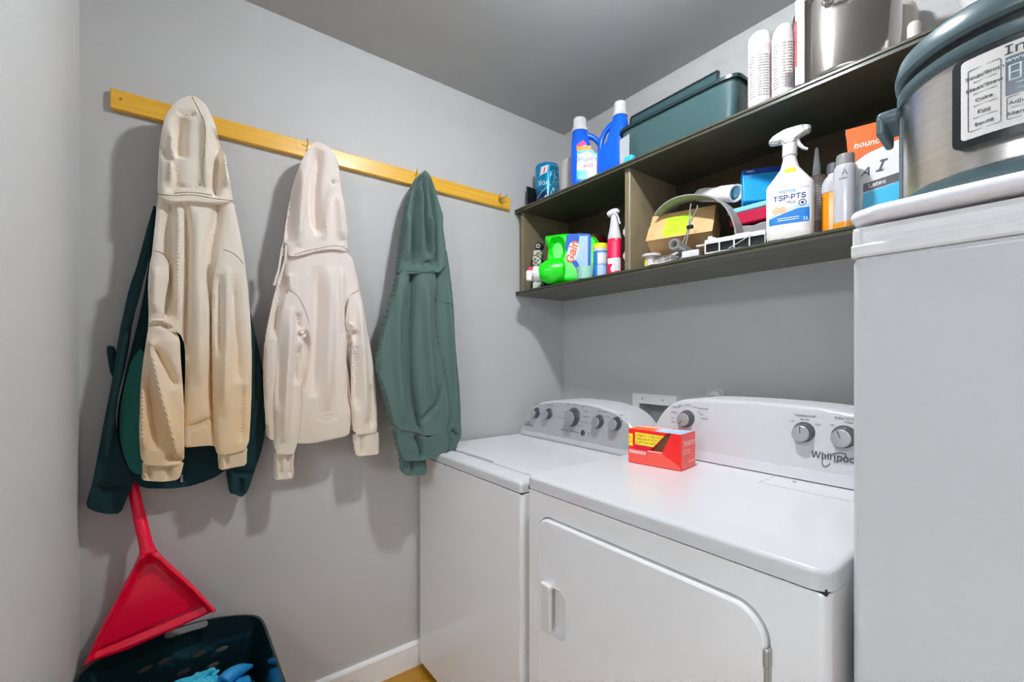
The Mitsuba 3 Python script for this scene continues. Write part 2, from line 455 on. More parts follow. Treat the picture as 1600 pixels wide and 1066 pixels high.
W.part('control_panel', on_front(pan, CY, CZ, CT, .0015), 'silver', False, 'silver grey control panel')
for x, z, r in ((.154, 1.014, .021), (.236, 1.018, .021), (.388, 1.018, .034), (.528, 1.016, .0225), (.613, 1.017, .0225)):
    b, c, f = knob(x, z, r, CY, CZ, CT, .03 if r > .03 else .026)
    kk = W.part('knob', b, 'knob_side'); W.part('cap', c, 'knob', under=kk)
bt = lathe([(.001, 0), (.011, 0), (.011, .003), (.009, .004), (.001, .004)], 24)
W.part('start_button', warp(bt, lambda p: np.stack([.452+p[:, 0], CY+(.962+p[:, 1]-CZ)*CT-p[:, 2]-.001, .962+p[:, 1]], 1)), 'knob_side')
leds = [plate(Point(.352+.014*i, .960).buffer(.0028), .0022) for i in range(6)]
W.part('indicator_light', on_front(join(leds), CY, CZ, CT, 0), 'dark_print', False)
def words(lst, y0, z0, tilt, off=.0016):
    ms = [shift(text(s, h, .0004, center=True), x, z, off) for s, x, z, h in lst]
    return on_front(join(ms), y0, z0, tilt, 0)
W.part('lettering', words([('Load Size', .152, 1.048, .005), ('Water Temp', .238, 1.052, .005), ('Heavy', .350, 1.066, .004), ('Normal', .392, 1.068, .0045), ('Casual', .430, 1.062, .004),
    ('Delicate', .455, 1.045, .0045), ('Bulky Items', .458, 1.024, .0045), ('Clean Washer', .452, 1.002, .0045), ('Rinse & Spin', .430, .985, .004), ('Soak', .335, 1.030, .004), ('Drain & Spin', .318, 1.006, .004),
    ('Soil', .340, .975, .004), ('Lid Locked', .330, .959, .0035), ('Start', .485, .962, .005), ('Wash', .484, .953, .0035), ('Fabric Softener', .540, 1.052, .005), ('Extra Rinse', .566, 1.035, .004), ('Options', .632, 1.048, .005), ('Auto', .655, 1.037, .004), ('On', .662, 1.028, .004), ('Off', .664, 1.018, .004)], CY, CZ, CT), 'grey_print', False)
W.part('logo', join(words([('Whirlpool', .112, .949, .010)], CY, CZ, CT), on_front(LineString([(.085, .964), (.10, .969), (.118, .966), (.112, .958), (.098, .958)]).buffer(.0011), CY, CZ, CT, .0022)), 'dark_print', False)
W.part('badge', join(words([('he', .668, .945, .008), ('HIGH EFFICIENCY', .668, .938, .003)], CY, CZ, CT)), 'cyan', False)

# ------------------------------------------------------------------ dryer
Dy = Thing('clothes_dryer', 'white front-loading dryer with a white three-knob console, right of the washer', 'dryer')
DXa, DXb, DYf = .733, 1.456, .79
door_p = unary_union([rrect(.787, 1.369, .22, .836, .055, 10), rrect(.787, 1.30, .3, .836, .045, 10)]).buffer(-.02).buffer(.02)
fr = lambda pl, y, d, bev=0.: warp(plate(pl, d, bev), lambda p: np.stack([p[:, 0], y-p[:, 2], p[:, 1]], 1))
cab = man(shift(plate(rrect(DXa, DXb, DYf, 1.50, .016), .8662, .003), 0, 0, .03)) - man(fr(door_p.buffer(.004), DYf+.012, .03))
Dy.part('cabinet', cab, 'white_front', 25)
Dy.part('plinth', box(DXa+.01, DXb-.01, DYf+.02, 1.48, 0, .035), 'gap', False)
Dy.part('seam', box(DXa+.004, DXb-.004, DYf+.003, 1.48, .894, .904), 'gap', False, 'dark seam under the worktop')
s = m3.Manifold.sphere(.010, 16); rc = .03
cyls = [m3.Manifold.batch_hull([s.translate((x+.02*math.cos(a), y+.02*math.sin(a), z)) for a in np.linspace(0, 2*math.pi, 13)[:-1] for z in (.911, .925)]) for x in (DXa+.027, DXb-.027) for y in (DYf+.025, 1.53)]
Dy.part('top', m3.Manifold.batch_hull(cyls)+man(shift(plate(rrect(DXa-.003, DXb+.003, DYf-.005, 1.56, .030), .014), 0, 0, .9005)), 'white', 25)
hp = rrect(.838, .897, .545, .668, .022)
door = man(fr(door_p, DYf+.010, .020, .006)) - man(fr(hp, DYf+.02-.008, .05))
dk = Dy.part('door', door, 'white_front', 25)
pocket = man(fr(hp.buffer(.002), DYf+.009, .020)) - man(fr(hp.buffer(-.001), DYf+.004, .03))
hm = join(pocket, box(.817, .852, DYf-.022, DYf-.009, .548, .668, .006), box(.815, .852, DYf-.024, DYf-.007, .655, .673, .005))
Dy.part('handle', hm, 'white_plastic', 30, 'white pull handle over a recessed pocket', under=dk)
Dy.part('hinge', join(box(1.3665, 1.3745, DYf-.012, DYf+.006, .62, .772, .002), box(1.3655, 1.3755, DYf-.014, DYf+.004, .745, .777, .003)), 'hinge', 30, 'metal hinge')
EY, EZ, ET = 1.325, .935, .17
cons2 = console(.747, 1.446, EZ, 1.134, .010, ET, .1, EY, .135)
Dy.part('console', warp(plate(cons2, .15, .010), lambda p: np.stack([p[:, 0], EY+.15+(p[:, 1]-EZ)*ET-p[:, 2], p[:, 1]], 1)), 'white', 30, 'white console housing with an arched top')
Dy.part('trim_strip', on_front(cons2.buffer(-.003).intersection(sbox(0, .937, 2, .966)), EY, EZ, ET, .002), 'lilac', False, 'grey strip along the foot of the console')
for x, z, r, ang in ((.884, 1.062, .0245, -40), (1.226, 1.062, .0235, 5), (1.316, 1.062, .0245, 25)):
    b, c, f = knob(x, z, r, EY, EZ, ET, .026)
    kk = Dy.part('knob', b, 'knob_side'); Dy.part('cap', c, 'knob', under=kk)
    Dy.part('pointer', f(rot(box(-.0009, .0009, r*.1, r*.8, .0265, .0282), 180+ang if ang == -40 else ang, (0, 0, 1))), 'dark_print', False, under=kk)
Dy.part('lettering', words([('TIMED DRY', .842, 1.094, .004), ('HEAVY', .858, 1.100, .0035), ('NORMAL', .884, 1.104, .0035), ('CASUAL', .908, 1.100, .0035), ('AUTO DRY', .938, 1.096, .005), ('LESS', .925, 1.086, .003), ('MORE', .935, 1.078, .003), ('DELICATE', .945, 1.066, .0035), ('40', .930, 1.052, .003), ('60', .925, 1.043, .003), ('WRINKLE', .836, 1.076, .0035), ('AIR', .832, 1.058, .0035), ('DAMP', .836, 1.044, .0035),
    ('TEMPERATURE', 1.226, 1.102, .0052), ('MEDIUM', 1.226, 1.093, .0038), ('LOW', 1.196, 1.086, .0035), ('HIGH', 1.258, 1.084, .0035), ('PUSH TO START', 1.324, 1.104, .0056), ('TUMBLE', 1.324, 1.096, .0036), ('OFF', 1.290, 1.086, .0035), ('ON', 1.350, 1.084, .0035)], EY, EZ, ET), 'grey_print', False)
arc = smooth_path([(1.290, .992, 0), (1.274, .984, 0), (1.272, .993, 0), (1.300, 1.018, 0), (1.322, 1.018, 0), (1.315, 1.006, 0), (1.296, .998, 0)], 40)[:, :2]
Dy.part('logo', join(words([('Whirlpool', 1.298, 1.000, .0165)], EY, EZ, ET), on_front(LineString(arc).buffer(.00045), EY, EZ, ET, .0022)), 'dark_print', False)
Dy.part('lint_door', join(box(1.165, 1.425, 1.216, 1.2185, .9343, .9354), box(1.165, 1.1675, 1.216, 1.318, .9343, .9352)), 'grey_plastic', False, 'thin outline of the lint screen cover')
Dy.part('lint_screen_pin', lathe([(.001, .933), (.005, .933), (.004, .937), (.001, .938)], 14, 1.222, 1.295), 'grey_plastic')

# ------------------------------------------------------------------ things on the back wall
t = Thing('washer_valve_box', 'grey plastic valve box recessed in the wall behind the two consoles', 'valve box')
fo = sbox(.447, .94, .665, 1.106).difference(sbox(.482, .97, .628, 1.064))
t.part('frame', warp(plate(fo, .006), lambda p: np.stack([p[:, 0], D-p[:, 2], p[:, 1]], 1)), 'white_trim', False)
x0, x1, z0, z1 = hole
t.part('recess', man(box(x0+.001, x1-.001, D-.002, D+.085, z0+.001, z1-.001))-man(box(x0+.004, x1-.004, D-.01, D+.082, z0+.004, z1-.004)), 'box_grey', False)
for a in (.50, .60): t.part('screw', warp(lathe([(.001, 0), (.004, 0), (.003, .002), (.001, .002)], 12), lambda p: np.stack([a+p[:, 0], D-.006-p[:, 2], 1.085+p[:, 1]], 1)), 'hinge')
t = Thing('wall_outlet', 'white wall outlet with a dark plug, just above the dryer console', 'outlet')
t.part('cover_plate', warp(plate(rrect(.792, .864, 1.032, 1.147, .004), .006, .002), lambda p: np.stack([p[:, 0], D-p[:, 2], p[:, 1]], 1)), 'white_plastic', False)
t.part('socket', warp(plate(rrect(.811, .845, 1.108, 1.136, .012), .0075), lambda p: np.stack([p[:, 0], D-p[:, 2], p[:, 1]], 1)), 'white_trim', False)
t.part('plug', join(box(.812, .848, D-.04, D-.005, 1.072, 1.118, .008), tube(smooth_path([(.83, D-.03, 1.08), (.83, D-.05, 1.04), (.84, D-.04, .97), (.86, D-.03, .9)]), .005)), 'plug', label='dark plug with its cord')

# ------------------------------------------------------------------ wall shelf
SX1 = 1.96; SY = 1.318; ZB, ZT = 1.5645, 1.958; TH = .0195      # underside of the bottom and of the top board
S = Thing('wall_shelf', 'dark stained two-tier wall shelf crowded with bottles', 'shelf')


def board(z, x0, x1, y0):
    prof = Polygon([(0, 0), (0, .0065), (.003, .008), (.003, .0105), (-.001, .012), (-.001, .0175), (.001, TH), (D-y0, TH), (D-y0, 0)])
    return warp(plate(prof, x1-x0), lambda p: np.stack([x0+p[:, 2], y0+p[:, 0], z+p[:, 1]], 1))


def fix(m):
    m = tm(m).copy(); m.fix_normals(); return m


S.part('bottom_board', fix(board(ZB, .001, SX1, SY)), 'shelf', False)
S.part('top_board', fix(board(ZT, .001, SX1, SY-.006)), 'shelf', False)
def upright(x0, x1):
    pr = Polygon([(x0, 0), (x0, .02), (x1, .02), (x1, 0), (x1-.004, -.003), ((x0+x1)/2+.001, -.003), ((x0+x1)/2, .0015), ((x0+x1)/2-.001, -.003), (x0+.004, -.003)])
    front = plate(pr, ZT-ZB-TH)
    return join(warp(front, lambda p: np.stack([p[:, 0], SY+.014+p[:, 1], ZB+TH+p[:, 2]], 1)), box(x0, x1, SY+.034, D-.012, ZB+TH, ZT))
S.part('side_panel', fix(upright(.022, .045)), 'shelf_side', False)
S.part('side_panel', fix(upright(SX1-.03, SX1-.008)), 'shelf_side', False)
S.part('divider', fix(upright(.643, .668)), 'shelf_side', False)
S.part('back_panel', box(.001, SX1-.005, D-.012, D-.001, ZB+TH, ZT), 'shelf_back', False)
cove = Polygon([(0, 0), (.016, 0), (.015, -.012), (.007, -.026), (.001, -.034), (0, -.036)])
S.part('cove_moulding', fix(warp(plate(cove, .29), lambda p: np.stack([.022-p[:, 0], SY+.012+p[:, 2], ZT+p[:, 1]], 1))), 'shelf', False)

# ------------------------------------------------------------------ freezer
Fz = Thing('freezer', 'white upright freezer standing at the right, beside the dryer', 'freezer')
FX0, FX1, FY = 1.472, 2.04, .832
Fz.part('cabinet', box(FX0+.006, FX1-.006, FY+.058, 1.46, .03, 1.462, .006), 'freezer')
Fz.part('plinth', box(FX0+.02, FX1-.02, FY+.08, 1.4, 0, .035), 'gap', False)
def bow(m, k=.010):
    xc, hw = (FX0+FX1)/2, (FX1-FX0)/2
    return warp(m, lambda p: np.stack([p[:, 0], p[:, 1]-k*(1-((p[:, 0]-xc)/hw)**2)*np.clip((FY+.06-p[:, 1])/.06, 0, 1), p[:, 2]], 1))
def fine(m, L=.04):
    m = tm(m); return m.subdivide_to_size(L, max_iter=8)
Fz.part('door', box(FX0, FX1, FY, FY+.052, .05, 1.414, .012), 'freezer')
capp = Polygon([(0, .0), (-.002, .003), (-.002, .016), (.0, .018), (.010, .022), (.013, .030), (.012, .040), (.006, .046), (.052, .046), (.052, 0)])
cm = warp(plate(capp, FX1-FX0), lambda p: np.stack([FX0+p[:, 2], FY+p[:, 0], 1.412+p[:, 1]], 1))
ends = join(box(FX0, FX0+.012, FY, FY+.05, 1.42, 1.456, .005), box(FX1-.012, FX1, FY, FY+.05, 1.42, 1.456, .005))
Fz.part('door_cap', join(fix(cm), ends), 'white_front', 25, 'grooved plastic strip along the top of the door')
Fz.part('gasket', box(FX0+.008, FX1-.008, FY+.05, FY+.06, .06, 1.46), 'gap', False)
top = m3.Manifold.batch_hull([m3.Manifold.sphere(.0115, 20).translate((x, y, 1.4755)) for x, y in [(FX0+.002, FY+.05), (FX0+.006, FY+.018), (FX0+.03, FY+.004)]+[(FX0+.03+(FX1-FX0-.06)*u, FY+.004-.010*(1-(2*u-1)**2)) for u in np.linspace(.08, .92, 12)]+[(FX1-.03, FY+.004), (FX1-.006, FY+.018), (FX1-.002, FY+.05), (FX1-.002, 1.45), (FX0+.002, 1.45)]])
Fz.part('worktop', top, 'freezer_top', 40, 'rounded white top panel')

# ------------------------------------------------------------------ coat rail and hooks
R = Thing('coat_rail', 'long yellow wooden coat rail fixed along the left wall', 'coat rail')
Yr0, Yr1, Zr0, Zr1 = -.140, 1.272, 1.966, 2.0215
R.part('board', warp(box(.001, .021, Yr0, Yr1, Zr0, Zr1, .0025), lambda p: p), 'rail')
for y in (-.118, 1.245):
    R.part('screw', warp(lathe([(.001, 0), (.0045, 0), (.003, .0015), (.001, .0012)], 14), lambda p: np.stack([.0205+p[:, 2], y+p[:, 0], 1.997+p[:, 1]], 1)), 'brass')
HOOKY = (.046, .387, .797, 1.210)
for y in HOOKY:
    z = 1.996
    up = smooth_path([(.024, y-.010, z+.010), (.034, y-.012, z+.014), (.046, y-.016, z+.018), (.052, y-.017, z+.024)], 10)
    up2 = smooth_path([(.024, y+.010, z+.010), (.034, y+.012, z+.014), (.046, y+.016, z+.018), (.052, y+.017, z+.024)], 10)
    lo = smooth_path([(.024, y, z-.006), (.030, y, z-.016), (.044, y, z-.020), (.054, y, z-.010), (.056, y, z+.004)], 14)
    R.part('hook', join(box(.0205, .025, y-.012, y+.012, z-.008, z+.014, .0018), tube(up, .0019, 8), tube(up2, .0019, 8), tube(lo, .0022, 8), lathe([(.001, -.004), (.0036, -.002), (.0036, .002), (.001, .004)], 10).apply_translation((.056, y, z+.006))), 'brass', label='brass wire coat hook' if y > 1.2 else None)

# ------------------------------------------------------------------ hanging garments
TILT = 0.


def ycoords(px, x):
    """(y, z) on the plane a garment hangs in: x at the rail, leaning out by TILT per metre below it"""
    out = []
    for a, b in px:
        d = FW + RT*(a-800)/FPX + UP*(HZ-b)/FPX
        t = (x+TILT*(2.0-CAM[2])-CAM[0])/(d[0]+TILT*d[2]); out.append((CAM+t*d)[1:])
    return np.array(out)


def densify(p, h):
    p = np.asarray(p, float); out = []
    for a, b in zip(p, np.roll(p, -1, 0)):
        n = max(1, int(np.linalg.norm(b-a)/h)); out += [a+(b-a)*i/n for i in range(n)]
    return np.array(out)


def rounded(px, it=2):
    p = np.asarray(px, float)
    for _ in range(it):
        q = np.roll(p, -1, 0); p = np.stack([.8*p+.2*q, .2*p+.8*q], 1).reshape(-1, 2)
    return p


def pdist(P, line):
    """distance to a polyline, side sign (+ to its left), fade towards its ends"""
    best = np.full(len(P), 9.); sg = np.zeros(len(P)); tt = np.zeros(len(P)); L = 0; S0 = []
    seg = np.linalg.norm(np.diff(line, axis=0), axis=1); tot = seg.sum(); acc = 0
    for a, b, l in zip(line[:-1], line[1:], seg):
        d = b-a; t = np.clip(((P-a)@d)/max(l*l, 1e-12), 0, 1); q = a+t[:, None]*d
        r = np.linalg.norm(P-q, axis=1); m = r < best
        best[m] = r[m]; sg[m] = np.sign(d[0]*(P-q)[m, 1]-d[1]*(P-q)[m, 0]); tt[m] = (acc+t[m]*l)/tot; acc += l
    return best, sg, tt


def cloth(px, x0, thick, folds=(), edge=.03, h=.006, seed=0, noise_amp=.005, back=None, tilt=0., round_it=1, up=.05, down=.08, gain=2.5, flat=.45):
    """a garment piece hanging in front of the wall: outline (pixels on the plane x0) -> closed, puffed, folded cloth"""
    out = ycoords(rounded(px, round_it), x0)
    poly = Polygon(out).buffer(0)
    if poly.geom_type != 'Polygon': poly = max(poly.geoms, key=lambda g: g.area)
    B = densify(np.array(poly.exterior.coords)[:-1], h)
    y0, z0, y1, z1 = poly.bounds
    gy, gz = np.meshgrid(np.arange(y0, y1, h), np.arange(z0, z1, h*.9)); G = np.stack([gy.ravel(), gz.ravel()], 1)
    G += (np.floor((G[:, 1:]-z0)/(h*.9)).astype(int) % 2)*np.array([[h/2, 0]])
    import shapely
    inn = poly.buffer(-h*.45); G = G[shapely.contains_xy(inn, G[:, 0], G[:, 1])]
    P = np.vstack([B, G]); tri = Delaunay(P).simplices
    c = P[tri].mean(1); tri = tri[shapely.contains_xy(poly, c[:, 0], c[:, 1])]
    a = P[tri]; area = np.cross(a[:, 1]-a[:, 0], a[:, 2]-a[:, 0]); tri[area < 0] = tri[area < 0][:, ::-1]; tri = tri[np.abs(area) > 1e-10]
    d = shapely.distance(shapely.LinearRing(B), shapely.points(P)); d[:len(B)] = 0
    ext = unary_union([poly.buffer(.001)]+[affinity.translate(poly, 0, k*.012) for k in range(-int(down/.012), int(up/.012)+1)]).buffer(.003).buffer(-.003)
    if ext.geom_type != 'Polygon': ext = max(ext.geoms, key=lambda g: g.area)
    de = np.maximum(shapely.distance(ext.exterior, shapely.points(P))-.0012, 0)
    prof = flat+(1-flat)*np.sqrt(np.clip(1-(1-np.clip(de/edge, 0, 1))**2, 0, 1))
    f = thick*prof
    amp = np.clip(de/.012, 0, 1)
    f = f+amp*noise_amp*2*(meshkit.fbm(np.c_[P[:, 0]*16, P[:, 1]*4, np.full(len(P), seed)], 3, seed)-.5)
    for kind, line, w, A in folds:
        l = ycoords(line, x0)
        if len(l) > 2: l = smooth_path(l, 24)
        r, s, t = pdist(P, l); fade = np.clip(np.minimum(t, 1-t)/.18, 0, 1)**.7 if kind[-1] != '!' else np.ones(len(P))
        k = kind[0]
        if k == 'v': g = np.exp(-(r/w)**2)
        elif k == 'c': g = np.exp(-r/w)
        elif k == 'l': g = np.where(s > 0, np.exp(-(r/w)), np.exp(-(r/.004)**2))      # cloth overlapping: steep on the right of the line
        elif k == 'r': g = np.where(s < 0, np.exp(-(r/w)), np.exp(-(r/.004)**2))
        f = f+gain*A*g*fade*np.clip(de/.006+.25, 0, 1)
    f = np.maximum(f, .25*thick*prof)
    tl = tilt*(z1-P[:, 1])+TILT*(2.0-P[:, 1])
    n = len(P); F = np.c_[x0+f+tl, P]; bk = back if back is not None else .012
    Bk = np.c_[x0-bk*prof+tl, P]
    idx = np.arange(n)+n; idx[:len(B)] = np.arange(len(B))
    V = np.vstack([F, Bk]); Fc = np.vstack([tri, idx[tri][:, ::-1]])
    m = trimesh.Trimesh(V, Fc, process=False); m.remove_unreferenced_vertices()
    m._front = (P, F[:, 0])
    return m


def seam_on(m, line, x0, r=.0012):
    """a stitched seam lying on the front of a cloth piece"""
    P, X = m._front; l = ycoords(line, x0); l = smooth_path(l, 30) if len(l) > 2 else np.linspace(l[0], l[1], 20)
    from scipy.spatial import cKDTree
    dd, ii = cKDTree(P).query(l, k=3); x = (X[ii]/np.maximum(dd, 1e-5)).sum(1)/(1/np.maximum(dd, 1e-5)).sum(1)
    return tube(np.c_[x+r*.2, l], r, 6)


# --- dark green fleece jacket, behind the first hoodie
J = Thing('fleece_jacket', 'dark green fleece jacket hanging behind the cream hoodie at the near end of the rail', 'jacket')
xj = .032
jb = [(262, 250), (300, 240), (345, 300), (366, 360), (392, 500), (408, 570), (413, 655), (405, 700), (350, 735), (333, 745), (300, 757), (265, 761), (222, 760), (205, 742), (192, 715), (183, 680), (184, 640), (193, 600), (202, 562), (222, 480), (238, 380), (248, 300)]
J.part('body', cloth(jb, xj, .024, [('v', [(262, 480), (232, 600), (228, 740)], .02, -.012), ('v', [(402, 560), (398, 640), (380, 700)], .014, .008), ('v', [(355, 660), (345, 740)], .012, -.012)], seed=3, back=.008), 'fleece')
jl = [(243, 316), (230, 360), (214, 421), (203, 450), (187, 522), (178, 590), (167, 645), (153, 715), (146, 752), (134, 789), (148, 796), (170, 800), (190, 799), (201, 772), (214, 742), (196, 722), (186, 690), (182, 650), (188, 612), (199, 565), (210, 500), (228, 430), (246, 360)]
jlm = cloth(jl, xj+.010, .026, [('v', [(215, 470), (186, 580), (166, 720)], .012, .010), ('c', [(148, 757), (175, 762), (203, 758)], .008, -.006)], seed=4, back=.008)
k = J.part('sleeve', jlm, 'fleece')
k2 = J.part('seam', seam_on(jlm, [(150, 757), (176, 763), (201, 761)], xj+.012), 'fleece', under=k)
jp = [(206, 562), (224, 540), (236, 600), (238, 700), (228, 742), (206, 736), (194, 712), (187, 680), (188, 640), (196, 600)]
J.part('side_panel', cloth(jp, xj+.016, .018, edge=.02, seed=5, back=.006), 'fleece_lit', label='side of the jacket body with its lit tone put into the colour')
jr = [(384, 500), (400, 545), (412, 640), (414, 670), (408, 700), (396, 735), (386, 765), (376, 775), (366, 770), (357, 769), (352, 732), (358, 700), (366, 640), (370, 560)]
J.part('sleeve', cloth(jr, xj+.012, .022, [('c', [(353, 733), (372, 738), (395, 735)], .008, -.006), ('v', [(376, 745), (374, 772)], .006, -.006)], seed=6, back=.008), 'fleece')
J.part('drawstring_tab', cloth([(166, 543), (172, 540), (180, 542), (184, 556), (184, 590), (178, 592), (172, 580)], xj+.004, .012, edge=.01, seed=7), 'fleece')
J.part('zip_end', box(.054, .062, .018, .024, .893, .915), 'grey_plastic', False)
J.part('hood', cloth([(262, 250), (275, 200), (300, 185), (325, 200), (345, 300), (320, 330), (280, 330)], xj-.004, .014, seed=8, back=.002), 'fleece')

# --- first hoodie, cream and soiled
Hc = Thing('hoodie', 'cream hoodie with yellowed sleeves hanging first on the rail, over a dark green jacket', 'hoodie')
x = .092
cb = [(248, 302), (262, 312), (300, 310), (362, 316), (371, 356), (380, 405), (388, 480), (393, 555), (391, 640), (380, 690), (345, 700), (331, 693), (310, 694), (287, 697), (284, 690), (286, 662), (289, 600), (289, 540), (280, 520), (258, 520), (240, 480), (233, 440), (240, 380), (245, 330)]
cbm = cloth(cb, x, .040, [('c', [(266, 312), (264, 370), (262, 448), (259, 500)], .010, -.024), ('v', [(288, 318), (291, 360), (291, 450), (290, 560)], .007, -.016), ('r', [(326, 445), (328, 520), (331, 600), (332, 690)], .022, .012),
    ('c', [(334, 300), (340, 325), (331, 370), (328, 448), (330, 600), (332, 690)], .009, -.026), ('v', [(310, 330), (310, 600)], .018, .008), ('v', [(351, 440), (362, 520), (358, 640)], .010, .006), ('c', [(375, 445), (366, 520), (372, 640)], .012, -.006), ('v', [(278, 330), (277, 500)], .009, .010), ('c', [(289, 668), (312, 660), (331, 650)], .006, -.006)], seed=11, back=.014)
Hc.part('body', cbm, 'cream')
hood_px = [(246, 308), (247, 270), (250, 226), (258, 190), (272, 172), (285, 164), (299, 161), (311, 166), (322, 176), (331, 194), (341, 222), (350, 252), (359, 298), (364, 318), (345, 323), (315, 322), (300, 320), (270, 322), (258, 318)]
chm = cloth(hood_px, x+.012, .046, [('v', [(286, 192), (280, 225), (283, 256)], .014, -.016), ('c', [(276, 184), (290, 188), (305, 186)], .006, -.008), ('c', [(335, 210), (339, 240), (335, 285), (338, 316)], .008, -.026), ('c', [(252, 240), (262, 250), (266, 312)], .010, -.010),
    ('v', [(346, 240), (353, 300)], .010, .010), ('v', [(320, 190), (322, 300)], .012, .008), ('v', [(270, 210), (268, 300)], .008, .008), ('c', [(272, 292), (296, 300), (316, 290)], .006, -.005)], edge=.04, seed=12, back=.03)
kh = Hc.part('hood', chm, 'cream')
Hc.part('seam', seam_on(chm, [(299, 163), (308, 180), (315, 196), (318, 240), (319, 300)], x+.012, .0012), 'seam_cream', under=kh)
Hc.part('neck_seam', join(seam_on(chm, [(248, 308), (270, 313), (300, 312), (332, 317), (361, 318)], x+.012, .0012), seam_on(chm, [(272, 309), (300, 308), (330, 312)], x+.012, .0012)), 'seam_cream', under=kh)
csl = [(241, 394), (253, 398), (264, 412), (264, 440), (258, 470), (256, 500), (272, 512), (281, 530), (282, 560), (287, 620), (288, 680), (288, 722), (254, 725), (222, 722), (217, 680), (220, 600), (227, 545), (233, 510), (231, 440), (235, 410)]
cslm = cloth(csl, x+.022, .036, [('c', [(234, 510), (250, 507), (268, 515), (280, 532)], .007, -.014), ('r', [(232, 507), (250, 503), (270, 512)], .016, .010), ('c', [(238, 540), (260, 575), (276, 606)], .008, -.016), ('v', [(238, 530), (246, 590), (262, 650), (276, 712)], .008, .012), ('c', [(232, 580), (236, 640), (250, 700)], .010, -.012), ('v', [(224, 600), (224, 700)], .008, .008), ('c', [(262, 708), (274, 716), (286, 716)], .007, -.010), ('v', [(244, 420), (240, 490)], .012, .006)], edge=.022, seed=13, back=.02)
k = Hc.part('sleeve', cslm, 'cream')
Hc.part('cuff', cloth([(222, 719), (255, 723), (288, 719), (284, 735), (279, 747), (255, 750), (240, 749), (221, 748), (223, 735)], x+.023, .026, [('v', [(233, 725), (233, 748)], .004, -.006), ('v', [(264, 727), (262, 748)], .006, -.005)], edge=.014, seed=14), 'cream_rib', under=k, label='ribbed cuff')
Hc.part('seam', seam_on(cslm, [(241, 396), (253, 399), (264, 412)], x+.022, .0012), 'seam_cream', under=k)
csr = [(347, 392), (362, 398), (378, 415), (385, 440), (390, 500), (393, 555), (391, 640), (387, 698), (362, 706), (338, 708), (334, 694), (332, 610), (330, 500), (332, 440), (338, 410)]
csrm = cloth(csr, x+.024, .034, [('v', [(356, 420), (352, 520), (350, 650)], .012, .008), ('c', [(362, 430), (366, 500), (372, 600)], .011, -.010), ('c', [(342, 430), (342, 560)], .009, -.008), ('c', [(378, 600), (374, 690)], .010, -.007)], edge=.022, seed=15, back=.02)
k = Hc.part('sleeve', csrm, 'cream')
Hc.part('cuff', cloth([(339, 706), (352, 703), (370, 704), (386, 697), (385, 712), (384, 725), (362, 728), (341, 733), (340, 720)], x+.024, .027, [('v', [(352, 708), (353, 728)], .004, -.005)], edge=.014, seed=16), 'cream_rib', under=k, label='ribbed cuff')
Hc.part('seam', seam_on(csrm, [(347, 393), (362, 399), (378, 415)], x+.024, .0012), 'seam_cream', under=k)
Hc.part('hem_band', cloth([(286, 666), (310, 661), (331, 652), (333, 692), (320, 690), (310, 692), (286, 697), (284, 692)], x+.016, .026, [('v', [(304, 668), (305, 690)], .006, -.004)], edge=.014, seed=17), 'cream_rib', label='ribbed hem')

# --- second hoodie, off-white
Hw = Thing('hoodie', 'off-white hoodie with hanging drawstrings, second on the rail between the cream and green ones', 'hoodie')
x = .082
wb = [(445, 395), (470, 398), (500, 390), (543, 396), (557, 452), (562, 500), (545, 530), (541, 560), (544, 600), (547, 645), (543, 665), (540, 678), (511, 685), (486, 690), (463, 691), (440, 688), (415, 684), (413, 655), (410, 610), (410, 550), (415, 512), (424, 470), (436, 430)]
wbm = cloth(wb, x, .040, [('v', [(492, 420), (490, 520), (484, 620)], .014, -.010), ('v', [(512, 420), (508, 560), (504, 640)], .016, .010), ('c', [(441, 410), (436, 450), (426, 530)], .009, -.012), ('v', [(474, 520), (476, 560), (466, 610)], .010, -.016), ('c', [(543, 524), (541, 560), (545, 640)], .008, -.014), ('v', [(448, 430), (450, 460)], .010, .008), ('v', [(526, 420), (530, 520)], .012, .006), ('c', [(540, 470), (536, 500), (541, 521)], .008, -.010)], seed=21, back=.02)
Hw.part('body', wbm, 'offwhite')
whp = [(440, 400), (441, 380), (447, 337), (456, 293), (466, 260), (476, 241), (486, 229), (495, 229), (508, 237), (518, 246), (526, 262), (527, 292), (535, 337), (543, 398), (520, 393), (498, 394), (475, 400), (455, 405)]
whm = cloth(whp, x+.010, .044, [('v', [(494, 240), (488, 290), (488, 340), (493, 372)], .013, -.022), ('c', [(500, 380), (503, 350), (508, 310), (516, 290)], .006, .008), ('c', [(512, 288), (518, 291), (522, 287)], .004, -.008), ('v', [(470, 270), (464, 340), (462, 390)], .012, .010), ('c', [(464, 262), (452, 320), (447, 384)], .007, -.012), ('v', [(524, 310), (530, 380)], .014, .008)], edge=.034, seed=22, back=.03)
kh = Hw.part('hood', whm, 'offwhite')
Hw.part('neck_seam', seam_on(whm, [(456, 402), (475, 396), (498, 391), (518, 388), (542, 397)], x+.010, .0012), 'seam_white', under=kh)
for i, (ln, rr) in enumerate(((((442, 380), (440, 395), (436, 420), (429, 446)), .004), (((446, 384), (446, 400), (440, 425), (434, 445)), .004))):
    q = ycoords(ln, x+.055); Hw.part('drawstring', tube(smooth_path(np.c_[np.full(4, x+.05+.008*i), q], 16), np.r_[np.full(12, rr*.8), np.full(4, rr*1.2)], 8), 'offwhite')
Hw.part('eyelet', tube(np.c_[np.full(13, x+.052), at(442, 384, x=x+.05)[1]+.005*np.cos(np.linspace(0, 6.3, 13)), at(442, 384, x=x+.05)[2]+.005*np.sin(np.linspace(0, 6.3, 13))], .0015, 6), 'knob_side')
